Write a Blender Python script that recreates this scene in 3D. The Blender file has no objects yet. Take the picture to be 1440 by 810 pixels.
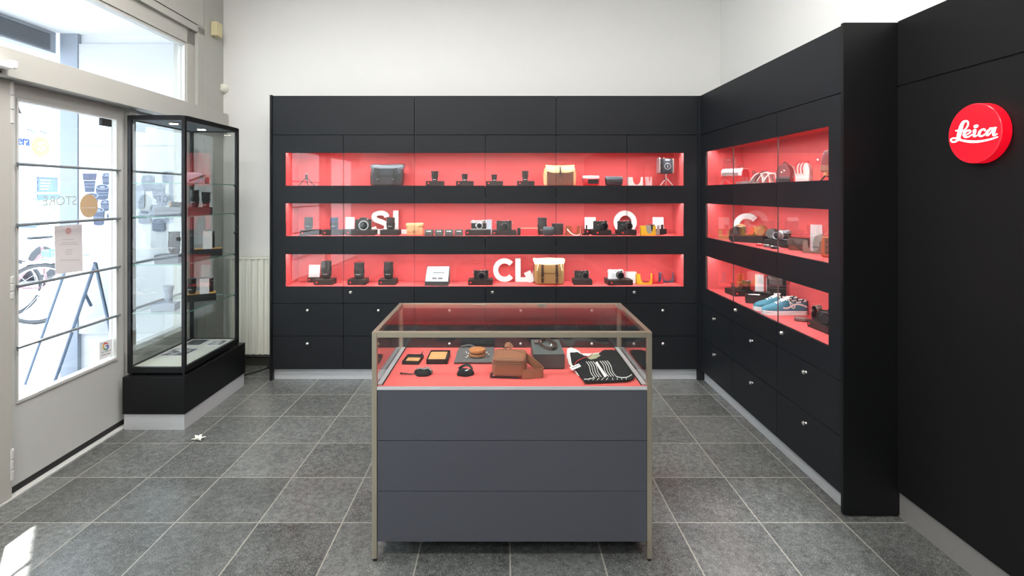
import bpy, bmesh, math, random
from mathutils import Vector, Matrix, Euler
random.seed(7)
PI = math.pi
SC = bpy.context.scene
COL = SC.collection
H = 1.57          # camera height
F = 736.0         # focal length in pixels of the 1440 px frame
VX, VY = 707.0, 273.0

# ------------------------------------------------------------------ materials
def S(r, g, b):
    def c(v):
        v /= 255.0
        return v / 12.92 if v <= 0.04045 else ((v + 0.055) / 1.055) ** 2.4
    return (c(r), c(g), c(b), 1.0)

def new_mat(name):
    m = bpy.data.materials.new(name); m.use_nodes = True
    nt = m.node_tree
    b = nt.nodes['Principled BSDF']
    return m, nt, b

def mat(name, col, rough=0.5, metal=0.0, spec=0.5, var=0.06, scale=40.0, bump=0.0, coat=0.0, stretch=None):
    """plain surface: colour broken up by a little noise, optional bump"""
    m, nt, b = new_mat(name)
    N, L = nt.nodes, nt.links
    tc = N.new('ShaderNodeTexCoord')
    src = tc.outputs['Object']
    if stretch:
        mp = N.new('ShaderNodeMapping'); mp.inputs['Scale'].default_value = stretch
        L.new(src, mp.inputs['Vector']); src = mp.outputs['Vector']
    nz = N.new('ShaderNodeTexNoise'); nz.inputs['Scale'].default_value = scale; nz.inputs['Detail'].default_value = 3
    L.new(src, nz.inputs['Vector'])
    rp = N.new('ShaderNodeMixRGB'); rp.blend_type = 'MIX'
    c = col
    rp.inputs['Color1'].default_value = (c[0]*(1-var), c[1]*(1-var), c[2]*(1-var), 1)
    rp.inputs['Color2'].default_value = (min(1, c[0]*(1+var)), min(1, c[1]*(1+var)), min(1, c[2]*(1+var)), 1)
    L.new(nz.outputs['Fac'], rp.inputs['Fac'])
    L.new(rp.outputs['Color'], b.inputs['Base Color'])
    b.inputs['Roughness'].default_value = rough
    b.inputs['Metallic'].default_value = metal
    b.inputs['Specular IOR Level'].default_value = spec
    b.inputs['Coat Weight'].default_value = coat
    if bump:
        bp = N.new('ShaderNodeBump'); bp.inputs['Strength'].default_value = bump; bp.inputs['Distance'].default_value = 0.002
        L.new(nz.outputs['Fac'], bp.inputs['Height']); L.new(bp.outputs['Normal'], b.inputs['Normal'])
    return m

def emis(name, col, strength, base=None):
    m, nt, b = new_mat(name)
    b.inputs['Base Color'].default_value = base or col
    b.inputs['Emission Color'].default_value = col
    b.inputs['Emission Strength'].default_value = strength
    b.inputs['Roughness'].default_value = 0.35
    return m

def glass(name, tint=(0.97, 0.985, 0.98, 1), ior=1.5, gain=1.0):
    """thin clear sheet: light passes straight through, front surfaces mirror by Fresnel"""
    m = bpy.data.materials.new(name); m.use_nodes = True
    nt = m.node_tree; N, L = nt.nodes, nt.links
    N.clear()
    out = N.new('ShaderNodeOutputMaterial')
    tr = N.new('ShaderNodeBsdfTransparent'); tr.inputs['Color'].default_value = tint
    gl = N.new('ShaderNodeBsdfGlossy'); gl.inputs['Roughness'].default_value = 0.0
    gl.inputs['Color'].default_value = (1, 1, 1, 1)
    fr = N.new('ShaderNodeFresnel'); fr.inputs['IOR'].default_value = ior
    ge = N.new('ShaderNodeNewGeometry')
    inv = N.new('ShaderNodeMath'); inv.operation = 'SUBTRACT'; inv.inputs[0].default_value = gain
    L.new(ge.outputs['Backfacing'], inv.inputs[1])
    mx0 = N.new('ShaderNodeMath'); mx0.operation = 'MAXIMUM'; mx0.inputs[1].default_value = 0.0
    L.new(inv.outputs[0], mx0.inputs[0])
    mu = N.new('ShaderNodeMath'); mu.operation = 'MULTIPLY'; mu.use_clamp = True
    L.new(fr.outputs[0], mu.inputs[0]); L.new(mx0.outputs[0], mu.inputs[1])
    mx = N.new('ShaderNodeMixShader')
    L.new(mu.outputs[0], mx.inputs[0]); L.new(tr.outputs[0], mx.inputs[1]); L.new(gl.outputs[0], mx.inputs[2])
    L.new(mx.outputs[0], out.inputs['Surface'])
    return m

def photo_mat(name, dark, light, scale, seed):
    m, nt, b = new_mat(name); N, L = nt.nodes, nt.links
    tc = N.new('ShaderNodeTexCoord'); nz = N.new('ShaderNodeTexNoise'); nz.noise_dimensions = '4D'; nz.inputs['Scale'].default_value = scale; nz.inputs['W'].default_value = seed; nz.inputs['Detail'].default_value = 4
    L.new(tc.outputs['Object'], nz.inputs['Vector'])
    rp = N.new('ShaderNodeValToRGB'); L.new(nz.outputs['Fac'], rp.inputs[0])
    rp.color_ramp.elements[0].position = 0.42; rp.color_ramp.elements[0].color = dark
    rp.color_ramp.elements[1].position = 0.60; rp.color_ramp.elements[1].color = light
    L.new(rp.outputs[0], b.inputs['Base Color']); b.inputs['Roughness'].default_value = 0.35
    return m

def floor_mat():
    m, nt, b = new_mat('bluestone_tiles'); N, L = nt.nodes, nt.links
    T = 0.3995
    tc = N.new('ShaderNodeTexCoord'); sx = N.new('ShaderNodeSeparateXYZ'); L.new(tc.outputs['Object'], sx.inputs[0])
    def M(op, a, bb=None, c=None):
        n = N.new('ShaderNodeMath'); n.operation = op
        for i, v in enumerate((a, bb, c)):
            if v is None: continue
            if isinstance(v, (int, float)): n.inputs[i].default_value = v
            else: L.new(v, n.inputs[i])
        return n.outputs[0]
    def tile(o, off):
        s = M('DIVIDE', M('SUBTRACT', o, off), T)
        fl = M('FLOOR', s); fr = M('SUBTRACT', s, fl)
        d = M('MINIMUM', fr, M('SUBTRACT', 1.0, fr))
        return fl, M('MULTIPLY', d, T)
    fx, dx = tile(sx.outputs['X'], 0.0314); fy, dy = tile(sx.outputs['Y'], 2.5016)
    d = M('MINIMUM', dx, dy)
    wob = N.new('ShaderNodeTexNoise'); wob.inputs['Scale'].default_value = 60; L.new(tc.outputs['Object'], wob.inputs['Vector'])
    d2 = M('ADD', d, M('MULTIPLY', M('SUBTRACT', wob.outputs['Fac'], 0.5), 0.004))
    grout = M('LESS_THAN', d2, 0.0034)
    cm = N.new('ShaderNodeCombineXYZ'); L.new(fx, cm.inputs[0]); L.new(fy, cm.inputs[1])
    wn = N.new('ShaderNodeTexWhiteNoise'); wn.noise_dimensions = '3D'; L.new(cm.outputs[0], wn.inputs['Vector'])
    # shift the pattern per tile
    ad = N.new('ShaderNodeVectorMath'); ad.operation = 'MULTIPLY_ADD'
    L.new(wn.outputs['Color'], ad.inputs[0]); ad.inputs[1].default_value = (7, 7, 7); L.new(tc.outputs['Object'], ad.inputs[2])
    n1 = N.new('ShaderNodeTexNoise'); n1.inputs['Scale'].default_value = 34; n1.inputs['Detail'].default_value = 8; n1.inputs['Roughness'].default_value = 0.82
    L.new(ad.outputs[0], n1.inputs['Vector'])
    n2 = N.new('ShaderNodeTexNoise'); n2.inputs['Scale'].default_value = 190; n2.inputs['Detail'].default_value = 4; n2.inputs['Roughness'].default_value = 0.6
    L.new(ad.outputs[0], n2.inputs['Vector'])
    r1 = N.new('ShaderNodeValToRGB'); L.new(n1.outputs['Fac'], r1.inputs[0])
    e = r1.color_ramp.elements
    e[0].position = 0.28; e[0].color = S(46, 48, 48); e[1].position = 0.74; e[1].color = S(120, 123, 121)
    n3 = N.new('ShaderNodeTexNoise'); n3.inputs['Scale'].default_value = 4.5; n3.inputs['Detail'].default_value = 2; L.new(ad.outputs[0], n3.inputs['Vector'])
    tv = M('ADD', M('ADD', M('MULTIPLY', wn.outputs['Value'], 0.62), 0.34), M('MULTIPLY', n3.outputs['Fac'], 0.66))
    mv = N.new('ShaderNodeMixRGB'); mv.blend_type = 'MULTIPLY'; mv.inputs[0].default_value = 1
    L.new(r1.outputs[0], mv.inputs[1])
    cv = N.new('ShaderNodeCombineXYZ'); [L.new(tv, cv.inputs[i]) for i in range(3)]
    L.new(cv.outputs[0], mv.inputs[2])
    sp = N.new('ShaderNodeValToRGB'); L.new(n2.outputs['Fac'], sp.inputs[0])
    sp.color_ramp.elements[0].position = 0.52; sp.color_ramp.elements[0].color = (0, 0, 0, 1)
    sp.color_ramp.elements[1].position = 0.70; sp.color_ramp.elements[1].color = (1, 1, 1, 1)
    ms = N.new('ShaderNodeMixRGB'); ms.inputs[2].default_value = S(172, 173, 168)
    L.new(M('MULTIPLY', M('MULTIPLY', sp.outputs[0], 0.95), n1.outputs['Fac']), ms.inputs[0]); L.new(mv.outputs[0], ms.inputs[1])
    mg = N.new('ShaderNodeMixRGB'); mg.inputs[2].default_value = S(160, 156, 142)
    L.new(M('MULTIPLY', grout, M('ADD', M('MULTIPLY', n3.outputs['Fac'], 0.65), 0.12)), mg.inputs[0]); L.new(ms.outputs[0], mg.inputs[1])
    L.new(mg.outputs[0], b.inputs['Base Color'])
    ro = M('ADD', M('MULTIPLY', n1.outputs['Fac'], 0.22), 0.13)
    L.new(M('ADD', ro, M('MULTIPLY', grout, 0.4)), b.inputs['Roughness'])
    b.inputs['Specular IOR Level'].default_value = 0.45
    bp = N.new('ShaderNodeBump'); bp.inputs['Strength'].default_value = 0.25; bp.inputs['Distance'].default_value = 0.003
    hh = M('SUBTRACT', M('MULTIPLY', n1.outputs['Fac'], 0.5), M('MULTIPLY', grout, 0.6))
    L.new(hh, bp.inputs['Height']); L.new(bp.outputs[0], b.inputs['Normal'])
    return m

class A: pass
K = A()
K.floor = floor_mat()
K.white_wall = mat('white_plaster', S(226, 226, 224), 0.85, var=0.015, scale=6, bump=0.08, spec=0.2)
K.ceiling = mat('ceiling_white', S(235, 235, 233), 0.9, var=0.01)
K.black = mat('black_laminate', S(27, 30, 34), 0.50, var=0.10, scale=14, stretch=(14, 14, 1.0), spec=0.26)
K.black_edge = mat('black_edge', S(15, 16, 18), 0.45, spec=0.3)
K.dark = mat('dark_shadow_board', S(16, 16, 17), 0.7, spec=0.2)
K.clad = mat('black_cladding', S(17, 17, 18), 0.50, var=0.08, scale=10, stretch=(10, 10, 1.5), spec=0.2)
K.grey_skirt = mat('grey_metal_skirting', S(136, 134, 132), 0.45, 0.3)  # darker than K.alu: dimmer light on the right side mixed into the grey
K.alu = mat('brushed_aluminium', S(214, 217, 221), 0.40, 0.4, var=0.05, scale=30, stretch=(1, 1, 40))
K.steel = mat('brushed_steel', S(198, 189, 170), 0.36, 0.9, var=0.05, scale=60, stretch=(60, 60, 1))
K.chrome = mat('chrome', S(225, 225, 225), 0.14, 1.0, var=0.01)
K.knob = mat('knob_metal', S(214, 212, 208), 0.28, 0.9, var=0.02)
K.red = mat('red_lining', S(227, 97, 99), 0.5, var=0.02, scale=8, spec=0.3)  # red lightened towards pink to include the pale haze of glass reflections
K.red_deck = mat('red_deck', S(232, 104, 100), 0.5, var=0.02, scale=8, spec=0.3)
K.led = emis('led_strip_light', (1.0, 0.96, 0.93, 1), 88.0)
K.glass = glass('clear_glass', gain=1.15)
K.glass_win = glass('window_glass', (0.96, 0.98, 0.985, 1))
K.glass_case = glass('counter_glass', (0.97, 0.975, 0.97, 1), 1.5, 1.3)
K.glass_vit = glass('vitrine_glass', (0.965, 0.98, 0.975, 1), 1.5, 1.2)
K.pane_edge = mat('pane_edge', S(92, 76, 76), 0.25, spec=0.6)
K.glass_edge = mat('glass_edge_green', S(120, 170, 160), 0.2, spec=0.6)
K.counter = mat('anthracite_panel', S(74, 76, 84), 0.5, var=0.05, scale=10, stretch=(1, 1, 10), spec=0.3)
K.frame_paint = mat('warm_grey_paint', S(182, 181, 175), 0.5, var=0.03, scale=5, spec=0.35)
K.frame_paint2 = mat('pale_grey_door_paint', S(198, 199, 196), 0.5, var=0.03, scale=5, spec=0.35)
K.wall_grey = mat('grey_wall_paint', S(176, 176, 170), 0.6, var=0.03, scale=5)
K.groove = mat('groove_dark', S(92, 90, 85), 0.8)
K.rod = mat('grey_steel_rod', S(138, 144, 148), 0.45, 0.4)
K.rubber = mat('black_rubber', S(26, 26, 27), 0.6)
K.cream = mat('cream_enamel', S(224, 224, 212), 0.4, var=0.02, scale=5)
K.yellow_plastic = mat('yellowed_plastic', S(210, 200, 160), 0.5)
K.white_plastic = mat('white_plastic', S(232, 232, 230), 0.4)
K.white_card = mat('white_card', S(240, 240, 242), 0.7, var=0.01)
K.letter = mat('white_letter_board', S(245, 245, 246), 0.55, var=0.01)
K.box = mat('black_box_card', S(36, 35, 36), 0.62, var=0.06, spec=0.35)
K.box_warm = mat('brown_black_box_card', S(42, 37, 36), 0.62, var=0.06, spec=0.35)
K.dot = mat('red_dot', S(225, 55, 60), 0.4)
K.cam_black = mat('camera_black', S(30, 30, 31), 0.42, var=0.08, scale=200)
K.cam_vulc = mat('camera_leatherette', S(34, 34, 35), 0.75, var=0.25, scale=900, bump=0.3)
K.cam_silver = mat('camera_silver', S(205, 206, 210), 0.3, 0.75, var=0.02)
K.cam_white = mat('camera_pale_silver', S(225, 226, 230), 0.4, 0.2, var=0.02)
K.lens = mat('lens_black', S(38, 38, 39), 0.38, var=0.08)
K.lens_rib = mat('lens_rubber_ring', S(26, 26, 27), 0.65, bump=0.0)
K.lens_glass = mat('coated_glass', S(14, 16, 26), 0.06, 0, spec=0.9, var=0.02)
K.tan = mat('tan_leather', S(190, 125, 74), 0.5, var=0.10, scale=60, bump=0.15)
K.tan_light = mat('light_tan_leather', S(226, 178, 128), 0.55, var=0.08, scale=40, bump=0.1)
K.tan_bag = mat('cognac_leather', S(150, 100, 72), 0.5, var=0.10, scale=70, bump=0.2)
K.tan_edge = mat('cognac_piping', S(122, 78, 54), 0.5, var=0.1)
K.brown = mat('brown_leather', S(104, 62, 46), 0.5, var=0.14, scale=60, bump=0.15)
K.brown_dark = mat('dark_brown_leather', S(66, 44, 38), 0.5, var=0.14, scale=60, bump=0.15)
K.orange_lthr = mat('orange_brown_leather', S(170, 84, 44), 0.5, var=0.12, scale=60, bump=0.15)
K.canvas = mat('khaki_canvas', S(160, 124, 78), 0.85, var=0.12, scale=160, bump=0.2)
K.cream_canvas = mat('cream_canvas', S(238, 226, 190), 0.85, var=0.06, scale=160, bump=0.2)
K.navy = mat('black_waxed_canvas', S(44, 48, 54), 0.5, var=0.14, scale=90, bump=0.2)
K.grey_canvas = mat('grey_lining_canvas', S(92, 102, 112), 0.55, var=0.08, scale=60)
K.yellow = mat('yellow_leather', S(240, 190, 50), 0.5, var=0.05, bump=0.1)
K.redl = mat('red_leather', S(205, 50, 55), 0.5, var=0.08, bump=0.1)
K.pink = mat('pale_pink_leather', S(232, 190, 196), 0.55, var=0.05)
K.whitel = mat('white_leather', S(232, 228, 226), 0.55, var=0.04, bump=0.1)
K.greyl = mat('grey_leather', S(150, 148, 146), 0.55, var=0.06, bump=0.1)
K.blue_suede = mat('teal_blue_suede', S(62, 120, 140), 0.85, var=0.12, scale=80, bump=0.2)
K.sole = mat('white_rubber_sole', S(240, 236, 236), 0.5, var=0.02)
K.black_cloth = mat('black_jersey', S(34, 35, 37), 0.9, var=0.12, scale=120, bump=0.2, spec=0.15)
K.white_cloth = mat('white_jersey', S(238, 236, 234), 0.9, var=0.03, scale=120, bump=0.1, spec=0.15)
K.print = mat('white_print', S(232, 232, 230), 0.8, var=0.02)
K.slate = mat('grey_felt', S(98, 98, 98), 0.9, var=0.14, scale=60, bump=0.2)
K.charcoal = mat('charcoal_card', S(70, 72, 72), 0.6, var=0.05)
K.charcoal_lid = mat('green_grey_card', S(88, 97, 95), 0.6, var=0.05)
K.tan_card = mat('tan_card', S(222, 164, 106), 0.6, var=0.04)
K.screen = mat('pale_blue_panel', S(176, 190, 204), 0.35, var=0.03)
K.cord_red = mat('red_cord', S(205, 45, 45), 0.7)
K.brass = mat('brass', S(200, 160, 90), 0.3, 0.9)
K.gold = mat('golden_wood', S(214, 160, 84), 0.5)
K.sign_red = emis('lit_red_acrylic', (0.90, 0.003, 0.018, 1), 0.72, base=(0.55, 0.003, 0.012, 1))
K.sign_white = emis('lit_white_acrylic', (1, 0.93, 0.93, 1), 0.5)
K.lens_print = mat('grey_blue_print', S(104, 114, 134), 0.7, var=0.2, scale=14)
K.lens_print2 = mat('pale_print', S(152, 162, 178), 0.7, var=0.1, scale=14)
K.lens_print3 = mat('dark_print', S(84, 94, 118), 0.7, var=0.2, scale=14)  # blue cast of the daylight glow behind the door tinted into this ink
K.paper = mat('paper', S(224, 218, 220), 0.8, var=0.01)
K.faint = mat('faint_red_print', S(214, 170, 170), 0.8)
K.faint_grey = mat('faint_grey_print', S(192, 186, 190), 0.8)
K.store_txt = mat('pale_green_vinyl', S(190, 200, 194), 0.7)
K.tan_sticker = mat('tan_sticker', S(205, 176, 140), 0.7, var=0.05)
K.grey_sticker = mat('grey_sticker', S(150, 152, 154), 0.7)
K.g_red = mat('sticker_red', S(222, 66, 52), 0.6); K.g_yellow = mat('sticker_yellow', S(240, 180, 60), 0.6)
K.g_green = mat('sticker_green', S(50, 150, 80), 0.6); K.g_blue = mat('sticker_blue', S(60, 105, 200), 0.6)
K.text_dark = mat('dark_print_ink', S(70, 72, 76), 0.7)
K.street = mat('pale_paving', S(176, 178, 182), 0.8, var=0.08, scale=3)
K.stucco = mat('pale_stucco', S(222, 225, 229), 0.9, var=0.03, scale=3)
K.stucco_grey = mat('grey_stucco', S(150, 158, 168), 0.9, var=0.05, scale=3)
K.pillar = mat('grey_blue_pillar', S(148, 158, 172), 0.8, var=0.03, scale=3)
K.panel_white = mat('white_display_panel', S(198, 202, 208), 0.6, var=0.01, scale=3)
K.blue_sign = mat('blue_sign_ink', S(50, 78, 160), 0.6)
K.orange_sign = mat('orange_sign', S(250, 190, 110), 0.6)
K.blue_glass = mat('shop_window_blue', S(100, 125, 160), 0.25, var=0.3, scale=4)
K.car_white = mat('white_car_paint', S(222, 224, 228), 0.25, coat=0.5, var=0.01)
K.car_glass = mat('car_window', S(140, 165, 180), 0.1, var=0.1)
K.tyre = mat('tyre_rubber', S(84, 87, 92), 0.8)
K.bike = mat('bicycle_paint', S(120, 125, 135), 0.4, 0.3)
K.bike_green = mat('green_crate', S(120, 196, 170), 0.5)
K.bike_red = mat('grey_purple_bicycle', S(150, 118, 128), 0.4)
K.aframe = mat('aframe_dark_rail', S(96, 112, 132), 0.4, 0.4)
K.vent = mat('vent_grey', S(160, 167, 176), 0.6)  # this grey and the slats lightened for stronger outdoor daylight
K.vent_dark = mat('vent_slats', S(104, 111, 120), 0.6)
K.acrylic = mat('red_clear_case', S(220, 70, 75), 0.3, var=0.03)

# ------------------------------------------------------------------ mesh builder
class MB:
    def __init__(s): s.bm = bmesh.new(); s.mats = []
    def _m(s, m):
        if m not in s.mats: s.mats.append(m)
        return s.mats.index(m)
    def add(s, t, m, M=None):
        i = s._m(m)
        for f in t.faces: f.material_index = i
        if M is not None: bmesh.ops.transform(t, matrix=M, verts=t.verts)
        bmesh.ops.recalc_face_normals(t, faces=t.faces)
        me = bpy.data.meshes.new('t'); t.to_mesh(me); t.free()
        s.bm.from_mesh(me); bpy.data.meshes.remove(me)
        return s
    def box(s, x0, x1, y0, y1, z0, z1, m, b=0.0, M=None, seg=2):
        t = bmesh.new()
        bmesh.ops.create_cube(t, size=1, matrix=Matrix.Translation(((x0+x1)/2, (y0+y1)/2, (z0+z1)/2)) @ Matrix.Diagonal((abs(x1-x0), abs(y1-y0), abs(z1-z0), 1)))
        if b > 0:
            b = min(b, 0.49*min(abs(x1-x0), abs(y1-y0), abs(z1-z0)))
            bmesh.ops.bevel(t, geom=list(t.edges), offset=b, segments=seg, affect='EDGES', profile=0.5)
        return s.add(t, m, M)
    def lathe(s, prof, m, seg=32, M=None, cap=False):
        t = bmesh.new(); rings = []
        for r, z in prof:
            if r < 1e-6: rings.append([t.verts.new((0, 0, z))])
            else: rings.append([t.verts.new((r*math.cos(2*PI*k/seg), r*math.sin(2*PI*k/seg), z)) for k in range(seg)])
        for a, b in zip(rings, rings[1:]):
            for k in range(seg):
                q = [a[k % len(a)], a[(k+1) % len(a)], b[(k+1) % len(b)], b[k % len(b)]]
                u = []
                for v in q:
                    if v not in u: u.append(v)
                if len(u) >= 3:
                    try: t.faces.new(u)
                    except ValueError: pass
        if cap:
            for r in (rings[0], rings[-1]):
                if len(r) > 2: t.faces.new(r)
        elif len(rings[0]) > 1 and len(rings[-1]) > 1:
            a, b = rings[-1], rings[0]
            for k in range(seg): t.faces.new((a[k], a[(k+1) % seg], b[(k+1) % seg], b[k]))
        return s.add(t, m, M)
    def cyl(s, r, z0, z1, m, seg=28, c=0.0, M=None):
        if c: p = [(r-c, z0), (r, z0+c), (r, z1-c), (r-c, z1)]
        else: p = [(r, z0), (r, z1)]
        return s.lathe(p, m, seg, M, True)
    def ball(s, r, m, M=None, seg=20):
        t = bmesh.new(); bmesh.ops.create_uvsphere(t, u_segments=seg, v_segments=seg//2, radius=r)
        return s.add(t, m, M)
    def tube(s, pts, r, m, seg=10, closed=False, M=None):
        pts = [Vector(p) for p in pts]; n = len(pts); t = bmesh.new(); rings = []
        up = None
        for i, p in enumerate(pts):
            if closed: d = pts[(i+1) % n] - pts[i-1]
            else: d = pts[min(i+1, n-1)] - pts[max(i-1, 0)]
            d.normalize()
            if up is None:
                up = Vector((0, 0, 1)) if abs(d.z) < 0.9 else Vector((1, 0, 0))
            a = d.cross(up); a.normalize(); bb = a.cross(d); up = bb.copy()
            rr = r[i] if isinstance(r, (list, tuple)) else r
            rings.append([t.verts.new(p + a*math.cos(2*PI*k/seg)*rr + bb*math.sin(2*PI*k/seg)*rr) for k in range(seg)])
        m_ = n if closed else n-1
        for i in range(m_):
            a, b = rings[i], rings[(i+1) % n]
            for k in range(seg): t.faces.new((a[k], a[(k+1) % seg], b[(k+1) % seg], b[k]))
        if not closed:
            t.faces.new(rings[0]); t.faces.new(rings[-1])
        return s.add(t, m, M)
    def prism(s, poly, m, z0, z1, M=None, b=0.0):
        """poly in XY extruded along Z"""
        t = bmesh.new()
        a = [t.verts.new((x, y, z0)) for x, y in poly]; bb = [t.verts.new((x, y, z1)) for x, y in poly]
        n = len(poly)
        t.faces.new(a); t.faces.new(bb)
        for k in range(n): t.faces.new((a[k], a[(k+1) % n], bb[(k+1) % n], bb[k]))
        if b: bmesh.ops.bevel(t, geom=list(t.edges), offset=b, segments=2, affect='EDGES', profile=0.5)
        return s.add(t, m, M)
    def loft(s, rings, m, M=None, cap=True, closed=True):
        t = bmesh.new(); R = [[t.verts.new(p) for p in r] for r in rings]; n = len(R[0])
        for a, b in zip(R, R[1:]):
            for k in range(n if closed else n-1): t.faces.new((a[k], a[(k+1) % n], b[(k+1) % n], b[k]))
        if cap:
            t.faces.new(R[0]); t.faces.new(R[-1])
        return s.add(t, m, M)
    def soft(s, w, d, h, m, r=0.02, bulge=0.0, taper=1.0, M=None, n=6, zs=8, rz=None):
        """soft rounded block on z=0: rounded-rectangle rings with rounded top and bottom edges"""
        rz = rz or min(r, h*0.4); rings = []
        zz = []
        for k in range(5): a = PI/2*k/4; zz.append((rz*(1-math.cos(a)) , rz*(1-math.sin(a))))
        prof = [(z, ins) for z, ins in zz]
        for k in range(1, zs): prof.append((rz+(h-2*rz)*k/zs, 0))
        prof += [(h-z, ins) for z, ins in reversed(zz)]
        for z, ins in prof:
            t = z/h; sc = 1+(taper-1)*t; bu = bulge*math.sin(PI*t)
            hw = w/2*sc+bu-ins; hd = d/2*sc+bu-ins; rr = max(0.001, min(r-ins*0.5, hw*0.98, hd*0.98))
            ring = []
            for cx, cy, a0 in ((hw-rr, hd-rr, 0), (-hw+rr, hd-rr, PI/2), (-hw+rr, -hd+rr, PI), (hw-rr, -hd+rr, 1.5*PI)):
                for k in range(n+1):
                    a = a0+PI/2*k/n; ring.append((cx+rr*math.cos(a), cy+rr*math.sin(a), z))
            rings.append(ring)
        return s.loft(rings, m, M)
    def ribbon(s, pts, side, w, th, m, M=None):
        """strap: rectangular section swept along pts, its width along side (one vector or one per point)"""
        pts = [Vector(p) for p in pts]; n = len(pts); rings = []
        for i, p in enumerate(pts):
            d = (pts[min(i+1, n-1)] - pts[max(i-1, 0)]).normalized()
            sd = Vector(side[i] if isinstance(side, list) else side); sd = (sd - d*sd.dot(d)).normalized()
            nn = d.cross(sd)
            rings.append([p+sd*w/2+nn*th/2, p-sd*w/2+nn*th/2, p-sd*w/2-nn*th/2, p+sd*w/2-nn*th/2])
        return s.loft(rings, m, M)
    def text(s, body, size, m, M=None, ext=0.001, align='CENTER'):
        c = bpy.data.curves.new('t', 'FONT'); c.body = body; c.size = size; c.extrude = ext; c.align_x = align; c.align_y = 'CENTER'
        o = bpy.data.objects.new('t', c); COL.objects.link(o)
        dg = bpy.context.evaluated_depsgraph_get(); me = bpy.data.meshes.new_from_object(o.evaluated_get(dg))
        t = bmesh.new(); t.from_mesh(me); bpy.data.objects.remove(o); bpy.data.curves.remove(c); bpy.data.meshes.remove(me)
        return s.add(t, m, M)
    def obj(s, name, parent=None, loc=(0, 0, 0), rot=(0, 0, 0), ang=35, **kw):
        bm = s.bm
        lim = math.radians(ang)
        for e in bm.edges:
            if len(e.link_faces) == 2: e.smooth = e.calc_face_angle(0.0) < lim
        for f in bm.faces: f.smooth = True
        me = bpy.data.meshes.new(name); bm.to_mesh(me); bm.free()
        for m in s.mats: me.materials.append(m)
        o = bpy.data.objects.new(name, me); COL.objects.link(o)
        o.location = loc; o.rotation_euler = rot
        wn = o.modifiers.new('weighted_normals', 'WEIGHTED_NORMAL'); wn.keep_sharp = True; wn.weight = 80
        if parent: o.parent = parent
        for k, v in kw.items(): o[k] = v
        return o

def thing(name, label, cat, loc=(0, 0, 0), rz=0.0, group=None, rot=None):
    o = bpy.data.objects.new(name, None); COL.objects.link(o)
    o.empty_display_size = 0.05
    o.location = loc; o.rotation_euler = rot or (0, 0, rz)
    o['label'] = label; o['category'] = cat
    if group: o['group'] = group
    return o
def tag(o, label, cat, group=None, kind=None):
    o['label'] = label; o['category'] = cat
    if group: o['group'] = group
    if kind: o['kind'] = kind
    return o
def struct(o, label=None, cat=None):
    o['kind'] = 'structure'
    if label: o['label'] = label
    if cat: o['category'] = cat
    return o

def T(x, y, z): return Matrix.Translation((x, y, z))
def R(a, ax): return Matrix.Rotation(a, 4, ax)
def catmull(P, n=8):
    P = [Vector(p) for p in P]; out = []
    for i in range(len(P)-1):
        p0, p1, p2, p3 = P[max(i-1, 0)], P[i], P[i+1], P[min(i+2, len(P)-1)]
        for k in range(n):
            t = k/n
            out.append(0.5*((2*p1)+(p2-p0)*t+(2*p0-5*p1+4*p2-p3)*t*t+(3*p1-p0-3*p2+p3)*t**3))
    out.append(P[-1]); return out

def stroke_poly(pts, w, cap=True):
    """2-D pen stroke -> outline polygon; pts (x,y), w one width or one per point"""
    P = [Vector((p[0], p[1])) for p in pts]; n = len(P); W = w if isinstance(w, (list, tuple)) else [w]*n
    Lf, Rt = [], []
    for i in range(n):
        d = (P[min(i+1, n-1)]-P[max(i-1, 0)]).normalized(); nn = Vector((-d.y, d.x))
        Lf.append(P[i]+nn*W[i]/2); Rt.append(P[i]-nn*W[i]/2)
    return Lf, Rt

def add_stroke(mb, pts, w, m, f, th, smooth=8, cap=True):
    """pen stroke of thickness th mapped by f(u,v,depth)->3-D; sampled smooth"""
    if smooth:
        q = catmull([(p[0], p[1], (w[i] if isinstance(w, (list, tuple)) else w)) for i, p in enumerate(pts)], smooth)
    else:
        q = [Vector((p[0], p[1], (w[i] if isinstance(w, (list, tuple)) else w))) for i, p in enumerate(pts)]
    Lf, Rt = stroke_poly([(v.x, v.y) for v in q], [v.z for v in q])
    t = bmesh.new()
    ring = []
    for a, b in zip(Lf, Rt):
        ring.append([t.verts.new(f(a.x, a.y, 0)), t.verts.new(f(b.x, b.y, 0)), t.verts.new(f(b.x, b.y, th)), t.verts.new(f(a.x, a.y, th))])
    for a, b in zip(ring, ring[1:]):
        for k in range(4):
            t.faces.new((a[k], a[(k+1) % 4], b[(k+1) % 4], b[k]))
    t.faces.new(ring[0]); t.faces.new(ring[-1])
    mb.add(t, m)
    if cap:
        for v in (q[0], q[-1]):
            t = bmesh.new(); n = 14
            a = [t.verts.new(f(v.x+v.z/2*math.cos(2*PI*k/n), v.y+v.z/2*math.sin(2*PI*k/n), 0)) for k in range(n)]
            b = [t.verts.new(f(v.x+v.z/2*math.cos(2*PI*k/n), v.y+v.z/2*math.sin(2*PI*k/n), th)) for k in range(n)]
            t.faces.new(a); t.faces.new(b)
            for k in range(n): t.faces.new((a[k], a[(k+1) % n], b[(k+1) % n], b[k]))
            mb.add(t, m)

def XA(px, Y): return (px-VX)/F*Y           # world X of a column of the frame at distance Y
def ZA(py, Y): return H-(py-VY)*Y/F
def on_level(px, py, z):
    Y = (H-z)*F/(py-VY); return (px-VX)/F*Y, Y
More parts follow.
